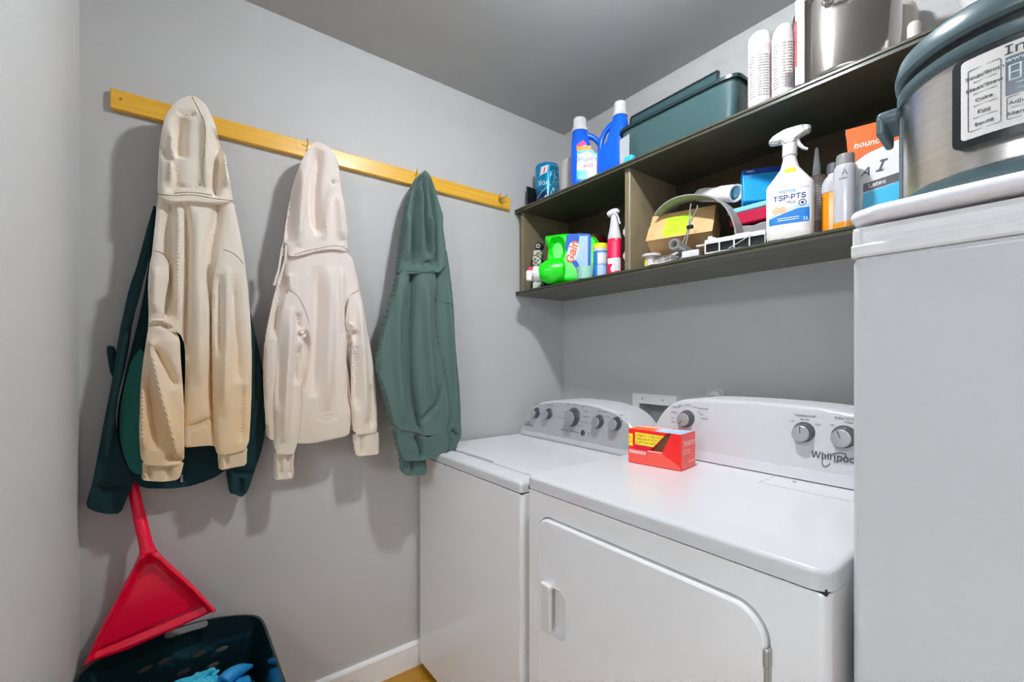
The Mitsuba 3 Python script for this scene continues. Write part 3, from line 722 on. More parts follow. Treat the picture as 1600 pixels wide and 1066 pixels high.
wsl = [(450, 455), (460, 462), (467, 472), (475, 490), (482, 508), (478, 522), (469, 532), (467, 560), (471, 600), (467, 645), (459, 706), (443, 708), (427, 706), (424, 660), (430, 580), (436, 500), (442, 465)]
wslm = cloth(wsl, x+.022, .034, [('c', [(479, 518), (470, 524), (462, 522)], .006, -.014), ('c', [(470, 540), (462, 560), (462, 600)], .009, -.010), ('v', [(452, 480), (446, 560), (440, 690)], .012, .010), ('c', [(462, 490), (466, 515)], .006, -.008), ('v', [(468, 520), (473, 530)], .006, .010), ('c', [(436, 540), (434, 640)], .009, -.006)], edge=.02, seed=23, back=.02)
k = Hw.part('sleeve', wslm, 'offwhite')
Hw.part('cuff', cloth([(427, 704), (443, 708), (459, 705), (458, 725), (458, 745), (440, 747), (426, 748), (427, 728)], x+.022, .024, [('v', [(436, 712), (436, 744)], .004, -.005), ('v', [(450, 712), (450, 742)], .004, -.004)], edge=.013, seed=24), 'offwhite_rib', under=k, label='ribbed cuff')
Hw.part('seam', seam_on(wslm, [(450, 457), (460, 463), (467, 473), (474, 490), (481, 506)], x+.022, .0012), 'seam_white', under=k)
wsr = [(543, 462), (550, 457), (557, 454), (563, 480), (570, 520), (576, 550), (582, 592), (586, 640), (588, 674), (570, 676), (550, 678), (547, 650), (548, 580), (547, 525), (538, 512), (537, 500)]
wsrm = cloth(wsr, x+.022, .032, [('c', [(538, 514), (546, 522), (552, 518)], .006, -.014), ('v', [(556, 470), (562, 560), (568, 660)], .012, .008), ('c', [(552, 540), (553, 640)], .008, -.008), ('c', [(574, 600), (576, 668)], .009, -.007), ('v', [(543, 505), (545, 525)], .006, .008)], edge=.02, seed=25, back=.02)
k = Hw.part('sleeve', wsrm, 'offwhite')
Hw.part('cuff', cloth([(549, 676), (570, 676), (588, 672), (590, 690), (591, 708), (572, 710), (553, 712), (551, 695)], x+.022, .025, [('v', [(562, 680), (563, 708)], .004, -.004)], edge=.013, seed=26), 'offwhite_rib', under=k, label='ribbed cuff')
Hw.part('seam', seam_on(wsrm, [(545, 461), (551, 458), (557, 455)], x+.022, .0012), 'seam_white', under=k)
Hw.part('hem_band', cloth([(414, 660), (440, 656), (470, 652), (489, 648), (520, 645), (546, 643), (545, 660), (540, 678), (511, 684), (486, 689), (463, 691), (440, 688), (415, 684)], x+.012, .030, [('c', [(492, 647), (510, 652), (524, 644)], .005, -.006)], edge=.014, seed=27), 'offwhite_rib', label='ribbed hem')

# --- third hoodie, sage green
TILT = .075
Hg = Thing('hoodie', 'sage green hoodie hanging by its hood, third on the rail, brushing the washer', 'hoodie')
x = .080
gs = [(676, 420), (688, 400), (693, 390), (700, 436), (705, 480), (708, 520), (712, 576), (717, 639), (717, 681), (709, 690), (707, 700), (700, 706), (690, 700), (686, 660), (680, 560), (676, 480)]
gsm = cloth(gs, x-.004, .030, [('v', [(692, 440), (700, 540), (706, 660)], .012, .008), ('c', [(700, 670), (712, 682)], .006, -.008), ('c', [(708, 500), (712, 600)], .008, -.006)], edge=.022, seed=31, back=.02)
k = Hg.part('sleeve', gsm, 'sage')
Hg.part('seam', seam_on(gsm, [(682, 472), (693, 476), (704, 484)], x-.004, .0012), 'seam_green', under=k)
Hg.part('cuff', cloth([(692, 680), (712, 678), (716, 684), (710, 690), (706, 700), (696, 701), (690, 696)], x-.002, .028, [('v', [(698, 684), (699, 704)], .003, -.005)], edge=.014, seed=32), 'sage_rib', under=k, label='ribbed cuff')
gb = [(619, 425), (640, 422), (672, 424), (678, 450), (680, 500), (686, 560), (694, 635), (696, 672), (660, 680), (640, 672), (611, 668), (604, 640), (597, 614), (590, 590), (585, 571), (594, 521), (604, 482), (611, 462)]
gbm = cloth(gb, x, .046, [('c', [(640, 405), (638, 450), (635, 520), (636, 575), (642, 632), (655, 680)], .008, -.030), ('v', [(622, 440), (612, 520), (616, 600), (622, 660)], .018, .010), ('v', [(658, 440), (660, 540), (672, 650)], .016, .010), ('c', [(676, 455), (677, 510), (684, 560)], .008, -.010), ('v', [(690, 580), (694, 660)], .008, .006), ('v', [(648, 660), (666, 640), (682, 600)], .010, -.005)], edge=.032, seed=33, back=.02)
Hg.part('body', gbm, 'sage')
ghp = [(618, 430), (621, 412), (625, 378), (631, 336), (637, 304), (646, 284), (652, 275), (657, 271), (663, 276), (670, 290), (676, 306), (681, 328), (690, 345), (686, 352), (691, 386), (694, 410), (680, 428), (672, 428), (645, 430)]
ghm = cloth(ghp, x+.008, .040, [('c', [(656, 278), (646, 306), (641, 350), (639, 420)], .006, -.022), ('c', [(658, 280), (659, 330), (662, 372), (664, 400)], .006, -.022), ('c', [(664, 284), (672, 330), (674, 370), (676, 424)], .006, -.018), ('v', [(652, 290), (650, 360), (650, 416)], .008, .012), ('v', [(632, 340), (628, 410)], .012, .008), ('c', [(656, 416), (664, 412), (670, 420)], .005, -.008), ('v', [(668, 340), (670, 410)], .006, .010)], edge=.03, seed=34, back=.03)
kh = Hg.part('hood', ghm, 'sage')
Hg.part('neck_seam', seam_on(ghm, [(620, 425), (638, 427), (655, 428), (672, 426)], x+.008, .0012), 'seam_green', under=kh)
Hg.part('hem_band', cloth([(610, 666), (625, 672), (640, 675), (660, 682), (680, 676), (696, 670), (698, 688), (697, 700), (680, 708), (661, 716), (640, 718), (624, 718), (616, 692)], x+.008, .038, [('c', [(642, 678), (652, 700), (654, 716)], .007, -.012)], edge=.016, seed=35), 'sage_rib', label='ribbed hem')
gsl = cloth([(622, 712), (640, 716), (664, 712), (664, 725), (662, 741), (642, 742), (627, 741), (625, 728)], x+.004, .022, [('v', [(640, 716), (642, 740)], .005, -.004)], edge=.014, seed=36, back=.02)
Hg.part('sleeve_end', gsl, 'sage_rib', label='cuff of the second sleeve below the hem')
TILT = 0.

# ------------------------------------------------------------------ dustpan and laundry hamper under the coats
P = Thing('dustpan', 'bright red plastic dustpan hanging under the dark green jacket, over the black hamper', 'dustpan')
xp = .070
left, right, bottom = [(223, 862), (205, 893), (185, 930), (162, 972), (137, 1026)], [(243, 858), (262, 878), (288, 900), (314, 925), (335, 946)], [(140, 1026), (200, 1003), (270, 975), (334, 947)]
pan = cloth([(222, 852), (208, 885), (186, 925), (160, 972), (133, 1030), (200, 1008), (270, 978), (338, 948), (312, 920), (288, 897), (262, 874), (240, 852)], xp, .006,
            [('v!', left, .009, .026), ('v!', right, .009, .026), ('v!', [(222, 858), (232, 862), (242, 857)], .016, .022), ('v!', [(150, 1013), (200, 993), (270, 964), (322, 942)], .005, -.006), ('v!', bottom, .005, .003)], edge=.004, h=.0045, noise_amp=0, gain=1., flat=1., round_it=0, up=.0, down=.0, back=.004, tilt=.07)
P.part('pan', pan, 'red_plastic', True)
hb = [at(232, 866, x=xp+.022), at(226, 842, x=xp+.012), at(219, 812, x=xp-.012), at(211, 775, x=xp-.032), at(205, 748, x=xp-.046), at(200, 725, x=.017)]
hd = smooth_path(hb, 26)
hm = tube(hd, np.interp(np.linspace(0, 1, 26), [0, .12, .3, .8, 1], [.020, .0155, .0155, .0125, .009]), 16)
P.part('handle', hm, 'red_plastic', True)

Hm = Thing('laundry_hamper', 'black glossy plastic laundry hamper on the floor under the dustpan', 'hamper')
hx0, hx1, hy0, hy1, hz = .050, .64, -.202, .229, .452
hcx, hcy, hrx, hry = (hx0+hx1)/2, (hy0+hy1)/2, (hx1-hx0)/2, (hy1-hy0)/2
prof = [(0, .80), (.01, .83), (.15, .88), (.30, .93), (.40, .965), (.44, .985), (hz, 1.0)]
sec = lambda off, z0=0.: [(z0 if (i == 0 and z0) else z, hrx*k-off, hry*k-off, 9, hcx, hcy) for i, (z, k) in enumerate(prof)]
outer = loft(sec(0.), 96); inner = loft([s if i else s for i, s in enumerate(sec(.0045, .006))][:-1]+[(hz+.02, hrx-.0045, hry-.0045, 9, hcx, hcy)], 96)
hmesh = man(outer)-man(inner)
hc = at(292, 990, x=hx0+.012)
slot = warp(plate(affinity.rotate(rrect(-.052, .052, -.0095, .0095, .009), 0), .2), lambda p: np.stack([hx0-.1+p[:, 2], hc[1]+p[:, 0], hc[2]+p[:, 1]+p[:, 0]*.02], 1)); slot.fix_normals()
hmesh = hmesh-man(slot)
for a, b in ((311, 1026), (347, 1016), (333, 1041), (288, 1052), (258, 1038), (228, 1050)):
    c = at(a, b, x=hx0+.02)
    e = warp(plate(affinity.scale(Point(0, 0).buffer(.0165, quad_segs=12), 1, .42), .2), lambda p: np.stack([hx0-.1+p[:, 2], c[1]+p[:, 0], c[2]+p[:, 1]+p[:, 0]*.12], 1)); e.fix_normals()
    hmesh = hmesh-man(e)
hmesh = tm(hmesh).subdivide_to_size(.05, max_iter=5)
hmesh = warp(hmesh, lambda p: np.stack([p[:, 0], p[:, 1], p[:, 2]+np.clip((p[:, 2]-.2)/.25, 0, 1)*.014*(np.cos((p[:, 1]-hcy)/hry*3.0)-.2*np.cos((p[:, 1]-hcy)/hry*6.))], 1))
Hm.part('basket', hmesh, 'hamper', 40)
def crumple(sx_, sy_, sz_, seed, amp=.35, sub=4):
    m = trimesh.creation.icosphere(sub); v = np.array(m.vertices)
    n = meshkit.fbm(v*2.2+seed*7, 4, seed)-.5; r = np.abs(meshkit.noise(v*3.1+seed, seed)-.5)
    m.vertices = v*(1+amp*n[:, None]-amp*.8*r[:, None])*[sx_, sy_, sz_]; return m
t = Thing('plastic_bag', 'crumpled pale blue plastic bag inside the black hamper', 'bag', (*at(300, 1064, x=.17)[:2], at(300, 1064, x=.17)[2]-.022))
t.part('film', crumple(.05, .078, .028, 3, .9), 'cyan_cloth', False)
t.part('knot', tube(smooth_path([(0, .02, .012), (.0, .04, .030), (.01, .054, .036)], 8), [.012, .011, .009, .009, .008, .008, .007, .003]), 'cyan_cloth')
t = Thing('blue_cloth', 'bright blue cloth curled inside the black hamper beside the pale blue bag', 'cloth')
q = [at(350, 1066, x=.19), at(362, 1054, x=.18), at(378, 1046, x=.17), at(394, 1041, x=.16)]
t.only(join(tube(smooth_path(q, 16), np.interp(np.linspace(0, 1, 16), [0, .6, 1], [.022, .016, .005]), 14), crumple(.045, .045, .024, 8, .6).apply_translation(at(372, 1078, x=.20))), 'blue_cloth', True)
t2 = Thing('laundry', 'dark rumpled laundry lying at the bottom of the hamper', 'laundry', (hcx, hcy, .155))
t2.only(crumple(.20, .15, .10, 5, .4).apply_translation((0, 0, 0)), 'fleece', True)

# ------------------------------------------------------------------ on the shelf: helpers
ZS, ZU = ZB+TH, ZT+TH      # shelf floors: bottom, top


def on_loft(mesh, rx, ry, e, sub=.005, cy=0.):
    m = tm(mesh); m = m.subdivide_to_size(sub, max_iter=7) if len(m.faces) < 1500 else m
    return warp(m, lambda p: np.stack([p[:, 0], cy-ry*np.clip(1-np.abs(np.clip(p[:, 0]/rx, -.985, .985))**e, 0, 1)**(1/e)-p[:, 2], p[:, 1]], 1))


def front(mesh, y):
    return warp(mesh, lambda p: np.stack([p[:, 0], y-p[:, 2], p[:, 1]], 1))


def texts(lst):
    return join([shift(text(s, h, .0005, bold=b, italic=i, center=True), x, z, .0006) for s, x, z, h, b, i in lst])


def thing(name, label, cat, px, y, z, turn=1., **k):
    X = sx(px, y); return Thing(name, label, cat, (X, y, z), face(X, y)*turn, **k)


# ------------------------------------------------------------------ on top of the shelf
t = thing('tin_can', 'dark blue and turquoise metallic can, leftmost on the top of the shelf', 'can', 855, 1.43, ZU)
t.part('body', lathe([(.001, 0), (.055, 0), (.056, .004), (.056, .198), (.054, .204), (.05, .205), (.048, .201), (.001, .201)], 48), 'can_blue', 30)
t.part('foil_panel', onto_cyl(plate(sbox(.012, .008, .060, .195), .0006), .056), 'foil', True, 'shimmering turquoise panel')
lb = t.part('label', onto_cyl(plate(Polygon([(-.038, .143), (.0, .155), (.006, .190), (-.03, .183)]), .0008), .056), 'white_print', True)
t.part('mark', onto_cyl(plate(Polygon([(-.018, .155), (-.012, .157), (-.008, .180), (-.014, .178)]), .0014), .056), 'red_print', True, under=lb)
t.part('lettering', onto_cyl(join(shift(text('tion', .024, .0008), -.046, .098, .0004), plate(LineString([(-.056, .042), (.016, .100)]).buffer(.0009), .001), shift(plate(Point(-.006, .040).buffer(.007), .001)), shift(text('net 400 ml', .006, .0008), -.04, .014, .0004)), .056), 'white_print', True)
t = Thing('slim_book', 'slim dark booklet standing at the left end of the shelf top, beside the blue can', 'book', (.030, 1.40, ZU), math.radians(8))
t.part('cover', join(box(-.004, -.0026, -.04, .05, 0, .115), box(.0026, .004, -.04, .05, 0, .115), box(-.004, .004, .048, .05, 0, .115)), 'black', False); t.part('pages', box(-.0026, .0026, -.038, .048, .002, .113), 'cap_dark', False)
t = thing('paper_roll', 'white canister between the blue metallic can and the laundry detergent bottle', 'canister', 893, 1.475, ZU)
t.part('body', loft([(0, .050, .050), (.004, .054, .054), (.15, .053, .053), (.185, .050, .050), (.20, .044, .044), (.206, .03, .03)], 48), 'warm_white', 40)
t.part('lid', lathe([(.001, .2055), (.024, .2055), (.024, .212), (.001, .213)]), 'white_plastic')


def jug_bottle(t, back=False):
    e = 4.
    t.part('bottle', join(loft([(0, .050, .030, e), (.006, .058, .036, e), (.03, .061, .038, e), (.108, .061, .038, e), (.124, .053, .038, 3.5, -.008, 0), (.150, .040, .037, 3.2, -.021, 0), (.19, .034, .034, 3, -.026, 0), (.215, .030, .029, 2.4, -.028, 0), (.236, .027, .027, 2, -.029, 0), (.246, .025, .025, 2, -.029, 0)], 48),
        tube(smooth_path([(-.014, 0, .226), (.010, 0, .218), (.034, 0, .200), (.050, 0, .170), (.055, 0, .135), (.052, 0, .100)], 24), np.interp(np.linspace(0, 1, 24), [0, .3, 1], [.013, .0105, .012]), 14)), 'purex', 40)
    t.part('collar', lathe([(.001, .240), (.030, .240), (.029, .252), (.025, .256), (.001, .256)], 36, -.029, 0), 'white_plastic')
    t.part('cap', lathe([(.001, .254), (.0245, .254), (.0235, .292), (.021, .296), (.001, .297)], 36, -.029, 0), 'white_plastic')
    if not back:
        lab = Polygon([(-.040, .025), (.048, .022), (.050, .106), (.012, .148), (-.004, .165), (-.036, .165), (-.040, .05)]).buffer(-.004).buffer(.004)
        k = t.part('label', on_loft(plate(lab, .0006), .061, .038, e), 'white_print', True)
        t.part('swoosh', on_loft(plate(Polygon([(-.040, .138), (-.012, .154), (.008, .150), (.05, .106), (.045, .103), (.004, .139), (-.04, .128)]), .001), .061, .038, e), 'cyan', True, under=k)
        t.part('corner', on_loft(plate(Polygon([(-.040, .024), (.0, .024), (.0, .052), (-.006, .062), (-.040, .062)]), .001), .061, .038, e), 'cyan', True, under=k)
        t.part('burst', on_loft(plate(Polygon([(-.040, .166), (-.016, .184), (-.006, .170), (-.036, .160)]).buffer(.002), .0012), .061, .038, e), 'pink', True, under=k)
        t.part('flash', on_loft(plate(sbox(-.040, .144, .012, .162), .0013), .061, .038, e), 'orange', True, under=k)
        t.part('lettering', on_loft(texts([('Purex', .002, .098, .0195, False, 0)]), .061, .038, e), 'blue_deep', True, under=k)
        t.part('claim', on_loft(texts([('4in1', .002, .074, .013, True, .1)]), .061, .038, e), 'pink', True, under=k)
        t.part('small_print', on_loft(texts([('50', -.02, .147, .012, True, 0), ('CRYSTALS', -.018, .034, .0045, False, 0), ('FRAGRANCE', .022, .038, .005, False, 0), ('1.47 L', .022, .028, .005, False, 0)]), .061, .038, e), 'yellow', True, under=k)
b1 = thing('detergent_bottle', 'blue detergent bottle with its printed white label to the front, on top of the shelf', 'bottle', 918, 1.390, ZU, 1.02)
b1.scale = (1.13, 1.0, 1.0)
jug_bottle(b1)
b2 = thing('detergent_bottle', 'blue detergent bottle seen from its handle side, wedged against the dark green tray', 'bottle', 958, 1.402, ZU, .75); b2.rz += math.pi-.25
jug_bottle(b2, True)

# grey sheet added for the tray end, tray with a lid leaning in it
t = thing('grey_sheet', 'added upright grey sheet standing for the left end of the dark green tray', 'card', 976, 1.326, ZU, .5)
t.only(warp(box(-.018, .018, -.002, .002, 0, .10), lambda p: np.stack([p[:, 0], p[:, 1], p[:, 2]+np.where(p[:, 2] > .05, p[:, 0]*.35, 0)], 1)), 'grey_plastic', False)
tr = Thing('tray', 'dark green glossy plastic tray, long, on top of the shelf above the divider', 'tray')
TX0, TX1, TY0, TY1, TZ = .600, 1.045, 1.345, 1.565, 2.120
def trayloft(off, z0, z1):
    cx, cy, rx, ry = (TX0+TX1)/2, (TY0+TY1)/2, (TX1-TX0)/2-off, (TY1-TY0)/2-off
    return loft([(z0, rx-.030, ry-.030, 9, cx, cy), (z0+.012, rx-.018, ry-.018, 9, cx, cy), (z1, rx, ry, 9, cx, cy)], 80)
tr.part('body', man(trayloft(0, ZU, TZ))-man(trayloft(.003, ZU+.004, TZ+.003)), 'tray', 30)
rim = man(loft([(TZ-.008, (TX1-TX0)/2+.007, (TY1-TY0)/2+.007, 9, (TX0+TX1)/2, (TY0+TY1)/2), (TZ+.003, (TX1-TX0)/2+.007, (TY1-TY0)/2+.007, 9, (TX0+TX1)/2, (TY0+TY1)/2)], 80))-man(loft([(TZ-.02, (TX1-TX0)/2-.003, (TY1-TY0)/2-.003, 9, (TX0+TX1)/2, (TY0+TY1)/2), (TZ+.02, (TX1-TX0)/2-.003, (TY1-TY0)/2-.003, 9, (TX0+TX1)/2, (TY0+TY1)/2)], 80))
tr.part('rim', rim, 'tray_rim', 30, 'dark raised rim')
t = Thing('plastic_board', 'dark green flat board leaning inside the tray with its edge rising to the left', 'board')
q = [at(985, 183, y=1.50), at(1136, 123, y=1.44), at(1136, 150, y=1.44), at(985, 225, y=1.50)]
lp = Polygon([(0, -.11), (.41, -.11), (.41, -.002), (0, .036)]).buffer(-.008).buffer(.008)
o, u = q[0]+[0, 0, -.036], (q[1]-q[0])*[1, 1, 0]
t.part('sheet', frame(plate(lp, .003), o, u, (0, .12, 1)), 'tray', False)
t.part('edge', frame(shift(plate(lp.difference(lp.buffer(-.007)), .008), 0, 0, -.0025), o, u, (0, .12, 1)), 'tray_rim', False)
t = Thing('folded_leaflet', 'white printed leaflet sticking up inside the tray behind the blue bottle', 'leaflet', (.700, 1.40, 2.085), math.radians(20))
t.only(join([rot(box(-.05, .05, -.0006, .0006, 0, .062), a, (0, 1, 0)) for a in (4, 9, 13)]), 'white_print', False)
t = Thing('sponge', 'small light blue sponge under the left end of the tray', 'sponge', (.666, 1.328, ZU))
t.only(box(-.016, .018, -.010, .012, 0, .022, .004), 'cyan', 30)


def aerosol(t, r, h, domed, red=False):
    t.part('can', lathe([(.001, 0), (r*.97, 0), (r, .004), (r, h*.78), (r*.93, h*.80), (.001, h*.80)], 44), 'pinkish', 35)
    if domed: t.part('cap', lathe([(.001, h*.785), (r*1.0, h*.785), (r*1.0, h*.90), (r*.93, h*.96), (r*.75, h*.99), (.001, h)], 44), 'white_plastic')
    else: t.part('cap', lathe([(.001, h*.79), (r*.92, h*.79), (r*.82, h*.88), (r*.6, h*.92), (.001, h*.925)], 44), 'warm_white')
    k = t.part('label', onto_cyl(plate(sbox(-r*1.0, .012, r*1.0, h*.70), .0006), r), 'warm_white', True)
    t.part('lettering', onto_cyl(join([shift(text('caution keep away from heat', .0042, .0008), -r*.95, h*(.64-.035*i), .0004) for i in range(16)]), r), 'red_print' if red else 'grey_print', True, under=k)
    return k
a1 = thing('spray_can', 'white aerosol can with a domed cap, left of the two beside the stainless pot', 'spray can', 1187, 1.345, ZU)
aerosol(a1, .0300, .215, True)
a2 = thing('spray_can', 'white aerosol can with barcode and no cap, touching the stainless pot', 'spray can', 1224, 1.352, ZU)
k = aerosol(a2, .0285, .222, False)
a2.part('barcode', onto_cyl(join([plate(sbox(.004+.0022*i, .02, .0052+.0022*i, .06), .0013) for i in range(9)]), .0285), 'grey_print', True, under=k)
t = thing('white_carton', 'narrow white and red carton squeezed between the aerosol can and the pot', 'carton', 1250, 1.318, ZU, .9)
t.part('box', box(-.011, .011, -.010, .010, 0, .226, .003), 'warm_white'); t.part('stripe', box(-.0115, -.006, -.0105, .01, .05, .17), 'red_print', False)

# stock pot, its front edge over the shelf's edge
t = Thing('stock_pot', 'polished stainless steel stock pot on top of the shelf', 'pot', (1.297, 1.424, ZU), face(1.297, 1.424))
r = .114
po = lathe([(.001, 0), (r-.012, 0), (r-.004, .003), (r, .010), (r, .205), (r+.004, .210), (r+.004, .214), (r-.001, .214)]+[(r-.002, .20), (r-.002, .012), (.001, .010)], 72)
t.part('body', po, 'steel', 30)
for s in (0, 180):
    h = tube(smooth_path([(-.036, -r+.004, .178), (-.036, -r-.022, .180), (-.024, -r-.034, .182), (.024, -r-.034, .182), (.036, -r-.022, .180), (.036, -r+.004, .178)], 30), .0048, 10)
    pl = [lathe([(.001, 0), (.013, 0), (.012, .003), (.001, .003)], 20).apply_transform(trimesh.transformations.rotation_matrix(math.pi/2, (1, 0, 0))).apply_translation((x, -r+.002, .178)) for x in (-.036, .036)]
    t.part('handle', rot(join([h]+pl), s, (0, 0, 1)), 'steel')
k = t.part('lid', lathe([(.001, .2145), (r+.006, .2145), (r+.007, .218), (r, .224), (r*.7, .240), (r*.3, .247), (.001, .248)], 72), 'steel', 40)
t.part('knob', lathe([(.001, .246), (.010, .247), (.009, .262), (.02, .268), (.02, .276), (.001, .279)], 28), 'cooker_dark', under=k)
t = thing('beige_canister', 'beige rounded plastic canister behind the pot at the right', 'canister', 1397, 1.580, ZU)
t.part('body', lathe([(.001, 0), (.048, 0), (.050, .005), (.050, .205), (.045, .232), (.03, .248), (.001, .254)], 44), 'beige', 40)
t.part('cap', lathe([(.001, .250), (.016, .250), (.016, .262), (.001, .263)], 28), 'beige')
t = thing('small_can', 'small white can with a blue mark, in front of the beige canister', 'can', 1428, 1.385, ZU)
t.part('body', lathe([(.001, 0), (.0115, 0), (.0125, .003), (.0125, .064), (.0105, .069), (.001, .070)], 36), 'warm_white', 35)
t.part('band', onto_cyl(plate(sbox(.000, .014, .012, .026), .0006), .0125), 'navy', True)
t = thing('small_bottle', 'small pale green tube standing right of the small white can', 'bottle', 1448, 1.475, ZU)
t.part('body', loft([(0, .0085, .008), (.003, .0095, .009), (.048, .0092, .0085), (.062, .0085, .006), (.065, .008, .003)], 32), 'mint', 40)
t.part('lettering', on_loft(texts([('aloe', 0, .040, .006, False, .3), ('gel', 0, .030, .006, False, .3)]), .0096, .009, 2), 'lime_print', True)
t = Thing('white_bowl', 'white bowl at the right end of the top of the shelf, above the pressure cooker', 'bowl', (1.575, 1.42, ZU))
t.part('bowl', lathe([(.001, 0), (.03, 0), (.034, .006), (.055, .05), (.066, .10), (.063, .10), (.052, .052), (.03, .010), (.001, .008)], 44), 'white_plastic', 40)
t.part('foot', lathe([(.001, -.0), (.036, 0), (.034, .005), (.001, .005)], 32), 'white_plastic')

# ------------------------------------------------------------------ left bay of the shelf
G = Thing('detergent_jug', 'bright green detergent jug lying on its side in the left bay, tap in front', 'jug', (sx(893, 1.41), 1.415, ZS), face(sx(893, 1.41), 1.41)*.85); G.scale = 1.27
sil = Polygon([(-.085, .045), (-.088, .085), (-.083, .130), (-.095, .150), (-.094, .176), (-.02, .180), (.04, .174), (.085, .160), (.098, .140), (.100, .005), (.09, 0), (-.02, 0), (-.05, .02)]).buffer(-.008).buffer(.016).buffer(-.008)
def puff(poly, T, edge, dents=(), h=.004, p=2.4):
    """a moulded bottle: outline in (x, z), thickness T in y, rounded towards its edge, dents = (x, z, rx, rz, depth) pressed into the front"""
    import shapely
    B = densify(np.array(poly.exterior.coords)[:-1], h); x0, z0, x1, z1 = poly.bounds
    gx, gz = np.meshgrid(np.arange(x0, x1, h), np.arange(z0, z1, h)); Q = np.c_[gx.ravel(), gz.ravel()]
    Q = np.vstack([B, Q[shapely.contains_xy(poly.buffer(-h*.45), Q[:, 0], Q[:, 1])]]); tri = Delaunay(Q).simplices
    c = Q[tri].mean(1); tri = tri[shapely.contains_xy(poly, c[:, 0], c[:, 1])]; q = Q[tri]
    ar = np.cross(q[:, 1]-q[:, 0], q[:, 2]-q[:, 0]); tri[ar > 0] = tri[ar > 0][:, ::-1]; tri = tri[np.abs(ar) > 1e-11]
    d = shapely.distance(shapely.LinearRing(B), shapely.points(Q)); d[:len(B)] = 0
    pr = np.clip(1-(1-np.clip(d/edge, 0, 1))**p, 0, 1)**(1/p); fy = -T/2*pr; by = T/2*pr
    for (dx, dz, rx, rz, dep) in dents:
        r = np.sqrt(((Q[:, 0]-dx)/rx)**2+((Q[:, 1]-dz)/rz)**2); w = np.clip((1.12-r)/.3, 0, 1); w = w*w*(3-2*w); fy = np.minimum(fy+dep*w, by-.004*(pr > 0))
    n = len(Q); idx = np.arange(n)+n; idx[:len(B)] = np.arange(len(B))
    m = trimesh.Trimesh(np.vstack([np.c_[Q[:, 0], fy, Q[:, 1]], np.c_[Q[:, 0], by, Q[:, 1]]]), np.vstack([tri[:, ::-1], idx[tri]]), process=False); m.remove_unreferenced_vertices(); m.fix_normals(); return m
G.part('body', puff(sil, .098, .020, [(-.048, .122, .026, .040, .030)]), 'gain', True)
dome = loft([(0, .028, .028), (.010, .044, .044), (.045, .046, .046), (.075, .040, .040), (.098, .026, .026), (.104, .018, .018)], 40)
dome = warp(dome, lambda p: np.stack([-.015-p[:, 2]*.93, -.020+p[:, 0]*.9-p[:, 2]*.25, .050+p[:, 1]-p[:, 2]*.06], 1)); dome.fix_normals()
G.part('neck', dome, 'gain', 40)
tp = G.part('tap', join(warp(lathe([(.001, .0), (.024, .0), (.026, .004), (.026, .020), (.022, .024), (.001, .024)], 32), lambda p: np.stack([-.106-p[:, 2]*.93, -.043+p[:, 0]-p[:, 2]*.25, .040+p[:, 1]], 1)), box(-.150, -.118, -.066, -.044, .030, .050, .004), box(-.152, -.132, -.068, -.046, .014, .048, .004)), 'tap', 40, 'white dispenser tap')
G.part('button', box(-.146, -.122, -.064, -.046, .050, .062, .004), 'red_print', 30, 'red push button', under=tp)
lab = affinity.rotate(rrect(-.036, .052, -.064, .066, .026), 0)
labp = Polygon([(-.010, .165), (.030, .166), (.062, .162), (.066, .155), (.064, .045), (.040, .035), (.022, .05), (-.002, .085), (-.016, .125)]).buffer(.006).buffer(-.003)
k = G.part('label', front(plate(labp, .0012), -.0488), 'blue_deep', False)
G.part('splash', front(shift(plate(Polygon([(.03, .16), (.058, .158), (.058, .05), (.036, .05), (.018, .08), (.026, .12)]), .0006), 0, 0, .0012), -.0488), 'lightblue', False, under=k)
gt = rot(text('Gain', .026, .0008, True, .15, True), 74, (0, 0, 1))
G.part('lettering_edge', front(shift(rot(plate(rrect(-.031, .031, -.006, .031, .012), .0005), 74, (0, 0, 1)), .020, .105, .0013), -.0488), 'white_print', False, under=k)
G.part('lettering', front(shift(gt, .018, .105, .0020), -.0488), 'bounce_orange', False, under=k)
G.part('small_print', front(join(shift(rot(text('botanicals', .008, .0008, True, 0, True), 80, (0, 0, 1)), .040, .108, .0020), shift(rot(text('laundry detergent', .006, .0008, False, 0, True), 80, (0, 0, 1)), .050, .108, .0020)), -.0488), 'white_print', False, under=k)
t = thing('glass_vase', 'patterned square glass jar at the left end of the left bay', 'jar', 841, 1.372, ZS, .6)
t.part('body', man(box(-.021, .021, -.021, .021, 0, .185, .005))-man(box(-.017, .017, -.017, .017, .02, .20)), 'etched', 30)
t.part('base', box(-.0205, .0205, -.0215, .0205, .0, .034, .003), 'mint', 30)
t = thing('tape_reel', 'dark round tape reel with a pale ring on top of the patterned glass jar', 'reel', 843, 1.372, ZS+.185, .6)
rl = lathe([(.001, -.012), (.018, -.012), (.019, -.008), (.019, .008), (.018, .012), (.001, .012)], 32)
t.part('reel', warp(rl, lambda p: np.stack([p[:, 0], p[:, 2], .019+p[:, 1]], 1)), 'black'); ring = man(lathe([(.001, 0), (.0095, 0), (.0095, .002), (.001, .002)], 28))-man(lathe([(.001, -.01), (.006, -.01), (.006, .01), (.001, .01)], 28))
t.part('ring', warp(ring, lambda p: np.stack([-.003+p[:, 0], -.012-p[:, 2], .019+p[:, 1]], 1)), 'mint', False)
t = thing('measuring_cup', 'translucent green measuring cup in front of the green jug', 'cup', 914, 1.338, ZS)
cupm = man(lathe([(.001, 0), (.029, 0), (.036, .048), (.001, .048)], 36))-man(lathe([(.001, .003), (.0265, .003), (.0335, .06), (.001, .06)], 36))
t.part('cup', cupm, 'clear_cup', 30)
t = thing('wipes_canister', 'blue and white canister with a yellow lid, between the green jug and red spray bottle', 'canister', 938, 1.385, ZS)
